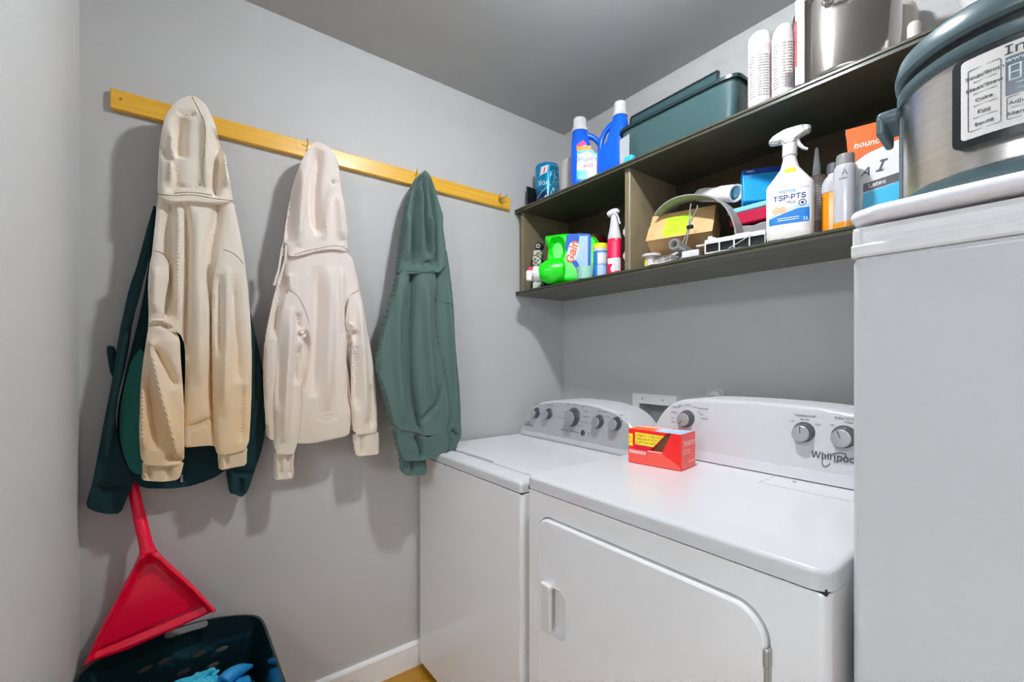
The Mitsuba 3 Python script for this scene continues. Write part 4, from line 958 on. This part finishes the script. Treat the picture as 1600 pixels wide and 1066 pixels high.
t.part('body', lathe([(.001, 0), (.027, 0), (.028, .004), (.028, .108), (.026, .112), (.001, .112)], 40), 'midblue', 35)
k = t.part('label', onto_cyl(plate(sbox(-.012, .008, .034, .104), .0006), .028), 'lightblue', True)
t.part('picture', onto_cyl(plate(sbox(-.010, .058, .03, .098), .0011), .028), 'white_print', True, under=k); t.part('rule', onto_cyl(plate(sbox(-.012, .054, .034, .056), .0012), .028), 'blue_deep', True, under=k)
t.part('collar', lathe([(.001, .11), (.0285, .11), (.0285, .124), (.001, .124)], 40), 'white_plastic'); t.part('lid', lathe([(.001, .122), (.029, .122), (.029, .138), (.026, .142), (.001, .142)], 40), 'yellow')
t = thing('spray_bottle', 'red and grey spray bottle against the divider in the left bay', 'spray bottle', 960, 1.362, ZS, .7)
t.part('bottle', loft([(0, .024, .020, 3), (.004, .0265, .022, 3), (.125, .0265, .022, 3), (.135, .025, .021, 2.6), (.142, .022, .019, 2.2)], 40), 'spray_red', 40)
k = t.part('band', on_loft(plate(sbox(-.0262, .040, .0262, .062), .0006), .0265, .022, 3), 'white_print', True, 'white label band')
t.part('leaf', on_loft(plate(Polygon([(-.012, .02), (.0, .042), (.012, .02), (.004, .008), (-.006, .01)]), .0006), .0265, .022, 3), 'white_print', True)
t.part('price_tag', on_loft(plate(sbox(.004, .012, .0262, .060), .001), .0265, .022, 3), 'spray_grey', True)
t.part('shoulder', loft([(.138, .026, .022), (.150, .025, .021), (.180, .019, .0165), (.205, .0155, .014)], 36), 'spray_grey', 40)
hd_ = join(loft([(.203, .0155, .014), (.225, .014, .014), (.238, .012, .012)], 28), tube(smooth_path([(.016, 0, .236), (.004, -.002, .244), (-.010, -.006, .240), (-.022, -.010, .230)], 14), [.006, .010, .0125, .0135, .0135, .0135, .013, .013, .013, .013, .0125, .012, .011, .008], 16))
t.part('trigger_head', hd_, 'spray_grey', 40)
t.part('trigger', tube(smooth_path([(-.002, -.012, .236), (.014, -.014, .225), (.020, -.012, .205), (.024, -.012, .192)], 10), .0036, 8), 'white_plastic')
t = Thing('cabinet_catch', 'metal double bracket fixed on the left face of the divider', 'bracket', (.6425, 1.365, ZS), 0)
for z in (.045, .135):
    t.part('clip', join(box(-.020, -.0005, -.012, .012, z, z+.036, .002), box(-.024, -.018, -.014, .0, z+.008, z+.028, .002)), 'spray_grey', 30)
t.part('rod', tube([(-.008, .0, .04), (-.008, .0, .09), (-.008, 0, .14)], .003, 8), 'steel')
t = Thing('white_box', 'small white box at the back of the left bay, behind the red spray bottle', 'box', (sx(938, 1.57), 1.57, ZS), .3)
t.only(box(-.045, .045, -.03, .03, 0, .19, .003), 'warm_white')
t = Thing('red_reflection', 'dull red tin added on the white box for the red reflection in the back panel', 'drum', (sx(930, 1.58), 1.575, ZS+.19), .2)  # solid added in place of the red bottle mirrored in the back panel
t.part('body', lathe([(.001, 0), (.042, 0), (.043, .004), (.043, .055), (.001, .056)], 40), 'maroon', 35)
t.part('rim', lathe([(.001, .0535), (.0445, .0535), (.0445, .060), (.001, .061)], 40), 'cap_dark', 35)

# ------------------------------------------------------------------ right bay of the shelf
C = Thing('cardboard_box', 'brown cardboard box with a lime green sticker in the right bay', 'box', (sx(1066, 1.46), 1.470, ZS+.128), .30, tilt=(57, (1, 0, 0)))
C.part('carton', box(-.110, .110, -.066, .062, -.052, .052, .0015), 'carton', False)
C.part('flap', box(-.112, .112, -.068, .0, .0515, .0532), 'carton', False)
k = C.part('sticker', frame(plate(sbox(-.055, -.045, .035, .05), .0005), (0, -.015, .0533), (1, 0, 0), (0, 1, 0)), 'lime', False, 'lime green sticker')
C.part('lettering', frame(join([shift(text(w, .006, .0003, True), -.035, y, .0005) for w, y in (('PACKING SLIP', .028), ('ITEM 1 OF 1', .004), ('QTY 1', -.012), ('CHECKED', -.026))]), (0, -.015, .0533), (1, 0, 0), (0, 1, 0)), 'lime_print', False, under=k)
t = Thing('black_pouch', 'low black pouch under the cardboard box', 'pouch', (sx(1070, 1.49), 1.50, ZS), .3)
t.part('pouch', box(-.085, .10, -.05, .05, 0, .043, .012), 'black'); t.part('zip', box(-.085, .085, -.0515, -.049, .020, .023), 'cap_grey', False)
t = Thing('grey_mat', 'grey rubber mat arched over the cardboard box', 'mat')
ang = np.linspace(0, 1, 30)
arcp = smooth_path([at(1022, 336, y=1.39)[[0, 2]].tolist()+[0], at(1048, 312, y=1.39)[[0, 2]].tolist()+[0], at(1085, 304, y=1.39)[[0, 2]].tolist()+[0], at(1120, 312, y=1.39)[[0, 2]].tolist()+[0], at(1142, 338, y=1.39)[[0, 2]].tolist()+[0], at(1150, 378, y=1.39)[[0, 2]].tolist()+[0]], 30)[:, :2]
mp = LineString(arcp).buffer(.0022, cap_style=2)
mm = warp(plate(mp, .085), lambda p: np.stack([p[:, 0]-p[:, 2]*.10, 1.39+p[:, 2], p[:, 1]+p[:, 2]*.06], 1)); mm.fix_normals(); t.only(mm, 'mat_grey', 30)
t = Thing('cable', 'folded grey cable with a black tie hanging over the cardboard box', 'cable')
cq = [at(*p, y=1.352) for p in ((1064, 388), (1070, 372), (1075, 357), (1077, 345), (1078, 330), (1080, 318))]; cq2 = [at(*p, y=1.352) for p in ((1070, 390), (1074, 372), (1077, 357), (1079, 347), (1085, 335), (1090, 321))]
t.part('loop', tube(smooth_path(cq, 24), .0022, 8), 'mat_grey'); t.part('loop', tube(smooth_path(cq2, 24), .0022, 8), 'mat_grey')
c = at(1078, 355, y=1.352); t.part('tie', box(c[0]-.010, c[0]+.010, c[1]-.006, c[1]+.006, c[2]-.005, c[2]+.006, .002), 'black', label='black cable tie')
t = thing('tape_spool', 'white tape spool with a yellow sticker at the left of the right bay', 'spool', 1018, 1.375, ZS)
t.part('spool', lathe([(.001, .0), (.030, 0), (.030, .004), (.024, .006), (.024, .040), (.034, .042), (.034, .048), (.031, .051), (.001, .051)], 40), 'warm_white', 35)
t.part('sticker', onto_cyl(plate(sbox(-.034, .008, -.020, .034), .0006), .0245), 'yellow', True, 'yellow sticker'); t.part('core', onto_cyl(plate(sbox(-.046, .006, -.034, .040), .0006), .0243), 'black', True)
t = thing('blister_pack', 'crinkled clear and silver packet beside the tape spool', 'packet', 1046, 1.355, ZS, .5)
bp = crumple(.052, .022, .016, 12, .8); t.part('film', shift(bp, 0, 0, .015), 'chrome', False); t.part('card', box(-.062, .04, -.03, .03, 0, .002), 'white_print', False)
t.part('insert', shift(rot(box(-.03, .03, -.010, .010, 0, .008, .002), -18, (0, 1, 0)), .008, 0, .022), 'white_plastic')
t = thing('pipe_fitting', 'short grey metal pipe end pointing forward, on the crinkled packet', 'pipe', 1068, 1.345, ZS+.032, .2)
pf = man(lathe([(.001, -.035), (.016, -.035), (.016, .026), (.0185, .028), (.0185, .040), (.001, .040)], 32))-man(lathe([(.001, -.02), (.0115, -.02), (.0115, .06), (.001, .06)], 32))
pf = warp(pf, lambda p: np.stack([p[:, 0]-p[:, 2]*.45, -p[:, 2]*.8, .004+p[:, 1]+p[:, 2]*.42], 1)); t.only(fix(pf), 'hinge', 30)
t = thing('power_strip', 'white plastic frame with dark openings, lying left of the large white spray bottle', 'plastic frame', 1150, 1.352, ZS, .35)
fw = .085
sidep = sbox(-fw, 0, fw, .040).difference(unary_union([rrect(-fw+.004+i*.042, -fw+.042+i*.042, .004, .030, .001) for i in range(4)]))
t.part('front_grille', front(plate(sidep, .004), -.018), 'white_plastic', False); t.part('top', join(box(-fw, fw, -.022, .022, .034, .044, .002), box(-fw+.006, -fw+.020, -.012, .004, .042, .056, .001), box(-fw+.02, -fw+.03, -.012, .004, .042, .05, .001), box(.0, .04, -.01, .008, .043, .049, .001)), 'white_plastic', 30)
t.part('inside', box(-fw+.003, fw-.003, -.013, .02, .001, .034), 'cooker_dark', False); t.part('arm', join(box(-fw-.028, -fw+.005, -.018, -.008, .028, .034, .002), box(-fw-.075, -fw-.02, -.016, .01, .0, .022, .003)), 'white_plastic', 30)
t.part('strap', tube(smooth_path([(-.012, -.026, .006), (.02, -.027, .020), (.05, -.026, .036)], 12), .0013, 6), 'white_plastic')
t = Thing('fabric_roll', 'rolled white fabric behind the cardboard box, its open end to the right', 'fabric roll')
ra, rb = at(1092, 306, y=1.51), at(1150, 302, y=1.455)
d_ = (rb-ra); L_ = np.linalg.norm(d_)
spi = [(max(.001, (.017+.0005*k)) , k) for k in range(2)]
rl = man(lathe([(.001, 0), (.021, 0), (.024, .03), (.0235, L_*.6), (.0275, L_*.62), (.0285, L_), (.001, L_)], 36))-man(lathe([(.001, L_-.06), (.022, L_-.06), (.0235, L_+.01), (.001, L_+.01)], 36))
rm = frame(warp(rl, lambda p: np.stack([p[:, 2], p[:, 0], p[:, 1]], 1)), ra, d_, (0, 0, 1)); rm = fix(rm)
rm = warp(rm, lambda p: p+.006*(np.stack([meshkit.noise(p*45, 5), meshkit.noise(p*45, 6), meshkit.noise(p*45, 7)], 1)-.5)); t.part('roll', rm, 'cloth_white', 40)
t.part('inner_fold', frame(warp(lathe([(.001, L_-.07), (.012, L_-.07), (.013, L_-.008), (.001, L_-.008)], 20), lambda p: np.stack([p[:, 2], p[:, 0]*1.2+.004, p[:, 1]*.7-.006], 1)), ra, d_, (0, 0, 1)), 'teal_cloth', 40)
def slab(x0p, x1p, yp0, yp1, yc, dep, seed, wav=.003):
    a, b = at(x0p, yp0, y=yc), at(x1p, yp0, y=yc); z0 = sz((x0p+x1p)/2, yp1, yc)
    m = box(a[0], b[0], yc, yc+dep, z0, (a[2]+b[2])/2, .003).subdivide_to_size(.012)
    return warp(m, lambda p: p+np.c_[np.zeros(len(p)), np.zeros(len(p)), wav*2*(meshkit.fbm(p*22, 2, seed)-.5)*np.clip((p[:, 2]-z0)/.01, 0, 1)])
st = [('mauve_folder', 'mauve folder at the bottom of the pile behind the large spray bottle', 'folder', 1150, 1226, 362, 384, 'mauve', .0005),
      ('grey_cloth', 'folded grey cloth on the mauve folder, right of the cardboard box', 'cloth', 1146, 1228, 347, 363, 'mat_grey', .006),
      ('maroon_folder', 'maroon folder above the folded grey cloth', 'folder', 1140, 1228, 325, 349, 'maroon', .0005),
      ('teal_mat', 'pale teal cloth lying on the maroon folder, under the blue box', 'cloth', 1136, 1230, 316, 328, 'teal_cloth', .003)]
zprev = ZS
for i, (n, lbl, cat, xa, xb, ya, yb, m, wv) in enumerate(st):
    yc = 1.455; xA, xB = sx(xa, yc), sx(xb, yc); zt = sz((xa+xb)/2, ya, yc)
    mm = box(xA, xB, yc, yc+.16, zprev+.0008, zt, .004).subdivide_to_size(.010)
    z0 = zprev
    mm = warp(mm, lambda p: p+np.c_[np.zeros(len(p)), np.zeros(len(p)), wv*2*(meshkit.fbm(p*22, 2, i)-.5)*np.clip((p[:, 2]-z0)/.02, 0, 1)])
    t = Thing(n, lbl, cat); t.only(mm, m, 30); zprev = zt+wv
t = Thing('blue_box', 'shiny blue box with a cloud picture, leaning behind the large spray bottle', 'box', (sx(1196, 1.50), 1.497, zprev+.004), .62, tilt=(-9, (1, 0, 0)))
t.part('carton', box(-.065, .065, -.02, .02, 0, .108, .002), 'box_blue', False); t.part('header', front(plate(sbox(-.064, .090, .064, .107), .0006), -.0202), 'navy', False, 'dark blue header strip')
t.part('lettering', front(join(text('wipes', .006, .0004, True), shift(text('aqua', .005, .0004), 0, -.016)), -.0207).apply_translation((-.055, 0, .097)), 'white_print', False)

B = thing('spray_bottle', 'large white cleaner spray bottle with a blue and white label at the shelf front', 'spray bottle', 1234, 1.372, ZS, .92)
e = 4.2
B.part('bottle', loft([(0, .048, .028, e), (.005, .055, .034, e), (.02, .057, .036, e), (.03, .056, .035, e), (.034, .057, .036, e), (.150, .057, .036, e), (.158, .055, .035, 3.6), (.185, .036, .029, 2.8), (.205, .023, .022, 2.2), (.232, .0165, .0165, 2), (.246, .0155, .0155, 2)], 56), 'tsp', 40)
B.part('neck', lathe([(.001, .240), (.0185, .240), (.0175, .268), (.0165, .274), (.001, .274)], 36), 'white_plastic')
headp = Polygon([(-.047, .283), (-.052, .290), (-.040, .304), (-.012, .316), (.030, .318), (.047, .312), (.050, .305), (.047, .296), (.036, .293), (.030, .290), (.018, .283), (.014, .272), (-.016, .272), (-.022, .281)]).buffer(-.003).buffer(.006).buffer(-.003)
hl = man(front(plate(headp, .020), .010))+man(front(plate(headp.buffer(-.004), .028), .014))
hl = tm(hl).subdivide_to_size(.008, max_iter=5); hl.merge_vertices(); hl = trimesh.smoothing.filter_taubin(hl, iterations=8)
k = B.part('trigger_head', hl, 'white_plastic', True)
B.part('trigger', tube(smooth_path([(.016, 0, .294), (.019, 0, .276), (.028, 0, .260), (.042, 0, .250)], 14), np.linspace(.0075, .0035, 14), 10), 'white_plastic', under=k)
lab = sbox(-.050, .042, .050, .145)
k = B.part('label', on_loft(plate(lab, .0005), .057, .036, e), 'white_print', True)
B.part('blue_field', on_loft(plate(Polygon([(-.048, .044), (.046, .044), (.046, .082), (.020, .082), (-.048, .062)]), .0010), .057, .036, e), 'tsp_blue', True, under=k)
B.part('blue_edge', on_loft(plate(Polygon([(-.048, .064), (.020, .0845), (.046, .0845), (.046, .090), (.018, .090), (-.048, .068)]), .0010), .057, .036, e), 'lightblue', True, under=k)
B.part('heading', on_loft(texts([('Home', -.005, .128, .0105, True, 0)]), .057, .036, e), 'text_blue', True, under=k)
B.part('lettering', on_loft(texts([('TSP·PTS', .0, .109, .0135, True, 0), ('Plus', .004, .098, .0075, False, .15)]), .057, .036, e), 'text_navy', True, under=k)
hand = unary_union([Point(-.016, .082).buffer(.010)]+[LineString([(-.016, .082), (-.016-.022*math.cos(a), .082+.015*math.sin(a))]).buffer(.0028) for a in (-.6, -.15, .3, .75)])
B.part('hand_picture', on_loft(plate(hand, .0012), .057, .036, e), 'skin_print', True, under=k)
seal = Point(.030, .096).buffer(.009).difference(Point(.030, .096).buffer(.0070)).union(Point(.030, .096).buffer(.0038))
B.part('seal', on_loft(plate(seal, .0011), .057, .036, e), 'text_navy', True, under=k)
B.part('white_lettering', on_loft(join(texts([('1L', .038, .048, .009, True, 0), ('CLEANER', .036, .137, .0032, True, 0)]).apply_translation((0, 0, .0006)), shift(plate(sbox(-.028, .053, .022, .0550), .0014)), shift(plate(sbox(-.028, .0585, .022, .0605), .0014))), .057, .036, e), 'white_print', True, under=k)
B.part('price_tag', on_loft(plate(rrect(-.012, .014, .186, .197, .001), .0008), .034, .0285, 2.8), 'yellow', True, 'yellow price tag')

t = thing('caulk_tube', 'grey brown caulking tube with a white nozzle, right of the large spray bottle', 'tube', 1276, 1.50, ZS); t.scale = 1.06
t.part('tube', lathe([(.001, 0), (.023, 0), (.024, .004), (.024, .190), (.022, .194), (.001, .194)], 36), 'caulk', 35)
k = t.part('label', onto_cyl(plate(sbox(-.022, .07, .022, .17), .0006), .024), 'warm_white', True); t.part('lettering', onto_cyl(join([shift(text('fill and seal', .0045, .0008), -.02, .165-.0075*i, .0003) for i in range(12)]), .024), 'grey_print', True, under=k)
t.part('nozzle', lathe([(.001, .193), (.010, .193), (.0095, .215), (.004, .272), (.0025, .276), (.001, .276)], 28), 'white_plastic', 40)
t = thing('oil_bottle', 'bottle of amber liquid with a dark cap, behind the clear tall bottle', 'bottle', 1303, 1.425, ZS); t.scale = .9
t.part('liquid', loft([(0.0, .028, .022, 3), (.004, .031, .025, 3), (.135, .031, .025, 3), (.1355, .02, .02, 3)], 36), 'amber', 35, 'amber liquid')
t.part('bottle', loft([(.136, .031, .025, 3), (.165, .030, .024, 3), (.18, .024, .020, 2.5), (.19, .016, .016, 2), (.20, .016, .016)], 36), 'sleeve_grey', 40)
t.part('cap', lathe([(.001, .196), (.0185, .196), (.0175, .224), (.001, .225)], 32), 'cap_dark', 35)
t = thing('clear_bottle', 'tall clear grey bottle with a grey cap, in front of the amber one', 'bottle', 1321, 1.368, ZS)
t.part('bottle', loft([(0, .020, .020), (.004, .0245, .0245), (.018, .025, .025), (.152, .025, .025), (.163, .0235, .0235), (.168, .020, .020)], 40), 'sleeve_grey', 40); t.part('base', lathe([(.001, .0), (.0252, .0), (.0256, .004), (.0256, .020), (.001, .020)], 36), 'amber', label='amber coloured foot')
t.part('cap', lathe([(.001, .166), (.0205, .166), (.0195, .192), (.018, .195), (.001, .195)], 36), 'cap_grey', 35)
t.part('lettering', onto_cyl(join(shift(text('A', .014, .0006), -.004, .138), shift(text('clear', .006, .0006), -.01, .127)), .025, -100), 'grey_print', True)
t = Thing('dryer_sheet_bag', 'orange and white dryer sheet box standing behind the freezer corner', 'box', (sx(1372, 1.45), 1.45, ZS), face(sx(1372, 1.45), 1.45)*.98); t.scale = 1.05
bw_, bh_ = .052, .262
t.part('carton', join(box(-bw_, bw_, -.028, .028, 0, bh_-.035, .003), warp(box(-bw_, bw_, -.028, .028, bh_-.036, bh_, .003), lambda p: np.stack([p[:, 0]*(1+.25*(p[:, 2]-bh_+.036)/.036), p[:, 1]*(1-.5*(p[:, 2]-bh_+.036)/.036), p[:, 2]], 1))), 'white_print', 30)
k = t.part('orange_top', front(plate(Polygon([(-bw_-.004, bh_-.092), (-.02, bh_-.070), (bw_+.004, bh_-.048), (bw_+.011, bh_), (-bw_-.011, bh_)]), .0008), -.0283), 'bounce_orange', False, 'orange top with white lettering')
t.part('lettering', front(shift(text('bounce', .0125, .0006, True, .2, True), -.016, bh_-.052, .0008), -.0283), 'white_print', False, under=k)
t.part('big_letters', front(join(shift(text('A', .019, .0006, True, .35), -.034, .138), shift(text('I', .026, .0006, True, .35), -.006, .142)), -.0283), 'cap_dark', False)
t.part('band', front(plate(Polygon([(-.028, .098), (bw_, .112), (bw_, .132), (-.028, .118)]), .0008), -.0283), 'cap_dark', False)
t.part('band_lettering', front(rot(shift(text('Latex', .0095, .0006, True), -.018, .106, .0008), 9, (0, 0, 1), (-.018, .106, 0)), -.0283), 'white_print', False)
t.part('picture', front(plate(Polygon([(-.036, .004), (bw_, .004), (bw_, .110), (-.028, .095), (-.030, .05)]), .0006), -.0283), 'cyan', False, 'blue water picture')

# ------------------------------------------------------------------ dryer sheet box on the dryer
X0 = Thing('dryer_sheet_box', 'red and yellow dryer sheet box with a torn opening, lying on the dryer', 'box', (.885, 1.165, .9355), .0)
p0, p1, p2 = at(982, 722, z=.9355), at(1064, 737, z=.9355), at(1095, 722, z=.9355)
wv = p1-p0; wl = float(np.linalg.norm(wv)); dv = np.array([-wv[1], wv[0], 0])/wl; dl = .098
X0.loc = np.array([*p0[:2], .9362]); X0.rz = math.atan2(wv[1], wv[0]); hh = .104
op = Polygon([(wl*.415, hh*.43), (wl*.657, hh*.43), (wl*.826, hh*.995), (wl*.747, hh*.995)])
bx = man(box(0, wl, 0, dl, 0, hh, .0015))-man(front(plate(op, .03), .02))
X0.part('carton', bx, 'bounce_red', False)
X0.part('inside', box(wl*.41, wl*.83, .0195, .022, hh*.40, hh*.99), 'olive', False, 'dark inside seen through the opening')
X0.part('opening_edge', front(plate(LineString([(wl*.41, hh*.415), (wl*.655, hh*.415)]).buffer(.0022), .0012), 0), 'rose', False)
X0.part('lower_panel', front(plate(Polygon([(.0, .001), (wl*.99, .001), (wl*.99, hh*.10), (wl*.65, hh*.40), (wl*.40, hh*.40), (0, hh*.42)]), .0006), 0), 'bounce_coral', False)
X0.part('crimson_panel', front(plate(Polygon([(wl*.11, hh*.42), (wl*.39, hh*.42), (wl*.50, hh*.54), (wl*.12, hh*.55)]), .0007), 0), 'crimson', False)
k = X0.part('yellow_panel', front(plate(Polygon([(wl*.14, hh*.56), (wl*.50, hh*.55), (wl*.70, hh*.90), (wl*.14, hh*.92)]), .0008), 0), 'yellow', False, 'yellow panel with small red print')
X0.part('lettering', front(join([shift(text(w, .0072, .0004), wl*.16, hh*z, .0008) for w, z in (('SIMPLY CONTROL', .80), ('WRINKLE STATIC', .70), ('SOFTEN FRESH', .60))]), 0), 'maroon', False, under=k)
X0.part('yellow_tag', front(plate(sbox(.002, hh*.50, wl*.09, hh*.86), .0008), 0), 'yellow', False)
X0.part('tag_lines', front(join(plate(sbox(.002, hh*.735, wl*.09, hh*.75), .0012), plate(sbox(.002, hh*.61, wl*.09, hh*.625), .0012)), 0), 'bounce_orange', False)
X0.part('brand', front(shift(text('bounce', .0115, .0006, True), wl*.02, hh*.29, .0006), 0), 'white_print', False)
sd = lambda m: warp(m, lambda p: np.stack([wl+p[:, 2], p[:, 0], p[:, 1]], 1))
k = X0.part('side_panel', sd(plate(sbox(.004, .002, dl-.002, hh-.004), .0005)), 'bounce_coral', False)
X0.part('side_lettering', sd(join(shift(text('bounce', .016, .0005, True), .016, hh*.66, .0005), shift(text('dryer sheets', .006, .0005), .012, hh*.50, .0005), shift(text('fabric softener', .005, .0005), .012, hh*.42, .0005), shift(text('80 sheets', .007, .0005), .05, hh*.16, .0005))), 'rose', False, under=k)
tp_ = lambda q: [X0.part('top_print', frame(plate(Polygon(q_), .0005), (0, 0, hh), (1, 0, 0), (0, 1, 0)), m_, False) for q_, m_ in q]
tp_([(((wl*.02, .004), (wl*.55, .004), (wl*.45, dl*.5), (wl*.02, dl*.5)), 'bounce_orange'), (((wl*.5, .004), (wl*.99, .004), (wl*.99, dl*.95), (wl*.45, dl*.7)), 'lightblue'), (((wl*.02, dl*.55), (wl*.5, dl*.55), (wl*.6, dl*.95), (wl*.02, dl*.95)), 'rose'), (((wl*.75, .008), (wl*.92, .008), (wl*.9, dl*.3), (wl*.72, dl*.25)), 'cyan_cloth')])

# ------------------------------------------------------------------ pressure cooker on the freezer
K = Thing('pressure_cooker', 'stainless electric pressure cooker with a button panel, on top of the freezer', 'pressure cooker', (1.642, 1.0, 1.488), face(1.642, 1.0)+.0)
r = .143
K.part('base', lathe([(.001, .0), (r-.02, .0), (r-.006, .004), (r+.001, .014), (r+.001, .026), (r-.003, .028), (.001, .028)], 72), 'cooker_black', 35, 'black base ring')
K.part('body', lathe([(.001, .026), (r-.004, .026), (r-.002, .03), (r-.002, .187), (.001, .187)], 96), 'steel_brushed', 35, 'brushed steel body')
K.part('rim', lathe([(.001, .185), (r+.002, .185), (r+.005, .190), (r+.005, .200), (r-.006, .208), (.001, .208)], 72), 'cooker_black', 35, 'black upper rim')
lidk = K.part('lid', lathe([(.001, .2145), (r+.002, .2145), (r+.007, .219), (r+.008, .228), (r+.004, .246), (r-.008, .257), (r-.035, .265), (r-.07, .270), (.001, .272)], 72), 'cooker_black', 35, 'black locking lid')
K.part('lid_band', lathe([(.001, .207), (r-.0055, .207), (r-.0035, .2150), (.001, .2150)], 72), 'cooker_dark', 35, under=lidk)
K.part('lid_grip', join(box(-.05, .05, -.02, .02, .268, .302, .01), box(-.012, .012, -.06, .06, .268, .286, .006)), 'cooker_black', 35, under=lidk)
K.part('steam_valve', lathe([(.001, .265), (.012, .265), (.012, .285), (.016, .288), (.016, .30), (.001, .302)], 24, -.07, .05), 'cooker_dark', under=lidk)
for sgn in (-1, 1):
    hp_ = Polygon([(0, 0), (.030, .004), (.040, .012), (.040, .020), (.034, .022), (.030, .014), (.0, .012)])
    hb_ = join(box(sgn*(r+.012)-.016, sgn*(r+.012)+.016, -.042, .042, .166, .186, .007), box(sgn*(r+.022)-.006, sgn*(r+.022)+.006, -.042, .042, .146, .178, .005))
    K.part('handle', hb_, 'cooker_black', 35, 'black side handle')
K.part('side_trim', onto_cyl(plate(sbox(-.012, .028, .012, .186), .004), r-.002, -90-83), 'cooker_black', True)
# the panel is drawn 158 x 162 mm and set smaller onto the pot
def pcyl(m, rad): return onto_cyl(warp(m, lambda p: np.stack([p[:, 0]*.83, (p[:, 1]-.052)*.765+.054, p[:, 2]], 1)), rad)
fp = rrect(-.079, .108, .052, .214, .014)
pk = K.part('control_panel', pcyl(plate(fp, .016), r-.006), 'cooker_dark', 40, 'black framed control panel')
K.part('face', pcyl(shift(plate(rrect(-.068, .097, .066, .206, .006), .0012), 0, 0, .0155), r-.006), 'panel', 40, 'pale grey panel face', under=pk)
o_ = .0166
K.part('display', pcyl(shift(plate(sbox(-.022, .118, .048, .182), .0008), 0, 0, o_), r-.006), 'screen', 40, 'dark display window', under=pk)
def strip(x0, x1, y0, y1): return shift(plate(sbox(x0, y0, x1, y1), .0006), 0, 0, o_)
fr_ = rrect(-.060, -.026, .078, .186, .003); fr_ = fr_.difference(fr_.buffer(-.0007)); fr2 = rrect(.053, .089, .078, .186, .003); fr2 = fr2.difference(fr2.buffer(-.0007)); fr3 = rrect(-.021, .047, .078, .115, .002); fr3 = fr3.difference(fr3.buffer(-.0007))
K.part('button_frames', pcyl(join([shift(plate(f_, .0006), 0, 0, o_) for f_ in (fr_, fr2, fr3)]+[strip(-.054, -.030, y, y+.0006) for y in (.099, .120, .141, .162)]+[strip(.058, .084, y, y+.0006) for y in (.099, .120, .141, .162)]+[strip(-.017, .043, .096, .0966)]), r-.006), 'dark_print', True, under=pk)
LT = [('Soup/Broth', -.043, .169), ('Meat/Stew', -.043, .148), ('Cake', -.043, .127), ('Egg', -.043, .106), ('Sauté', -.043, .085), ('Rice', .071, .169), ('Multigrain', .071, .148), ('Porridge', .071, .127), ('Steam', .071, .106), ('Slow Cook', .071, .085), ('Adjust', -.008, .102), ('Manual', -.007, .084), ('+', .034, .102), ('-', .034, .084)]
K.part('lettering', pcyl(join([shift(text(s_, .0055, .0006, center=True), x_, y_, o_) for s_, x_, y_ in LT]+[shift(text('Instant Pot', .0150, .0006, False, 0, True), .030, .187, o_)]), r-.006), 'dark_print', True, under=pk)
seg = lambda x: join(*[strip(x+a-.001, x+b+.001, c-.001, d+.001) for a, b, c, d in ((0, .010, .166, .166), (0, .010, .154, .154), (0, .010, .142, .142), (0, 0, .142, .154), (0, 0, .154, .166), (.010, .010, .142, .154), (.010, .010, .154, .166))])
K.part('digits', pcyl(shift(join(shift(text('www.', .006, .0006, True), -.022, .173, o_), seg(-.018), seg(-.001), seg(.016), strip(-.012, .0, .134, .1355), strip(-.010, -.002, .124, .1252)), 0, 0, .0009), r-.006), 'segment', True, under=pk)
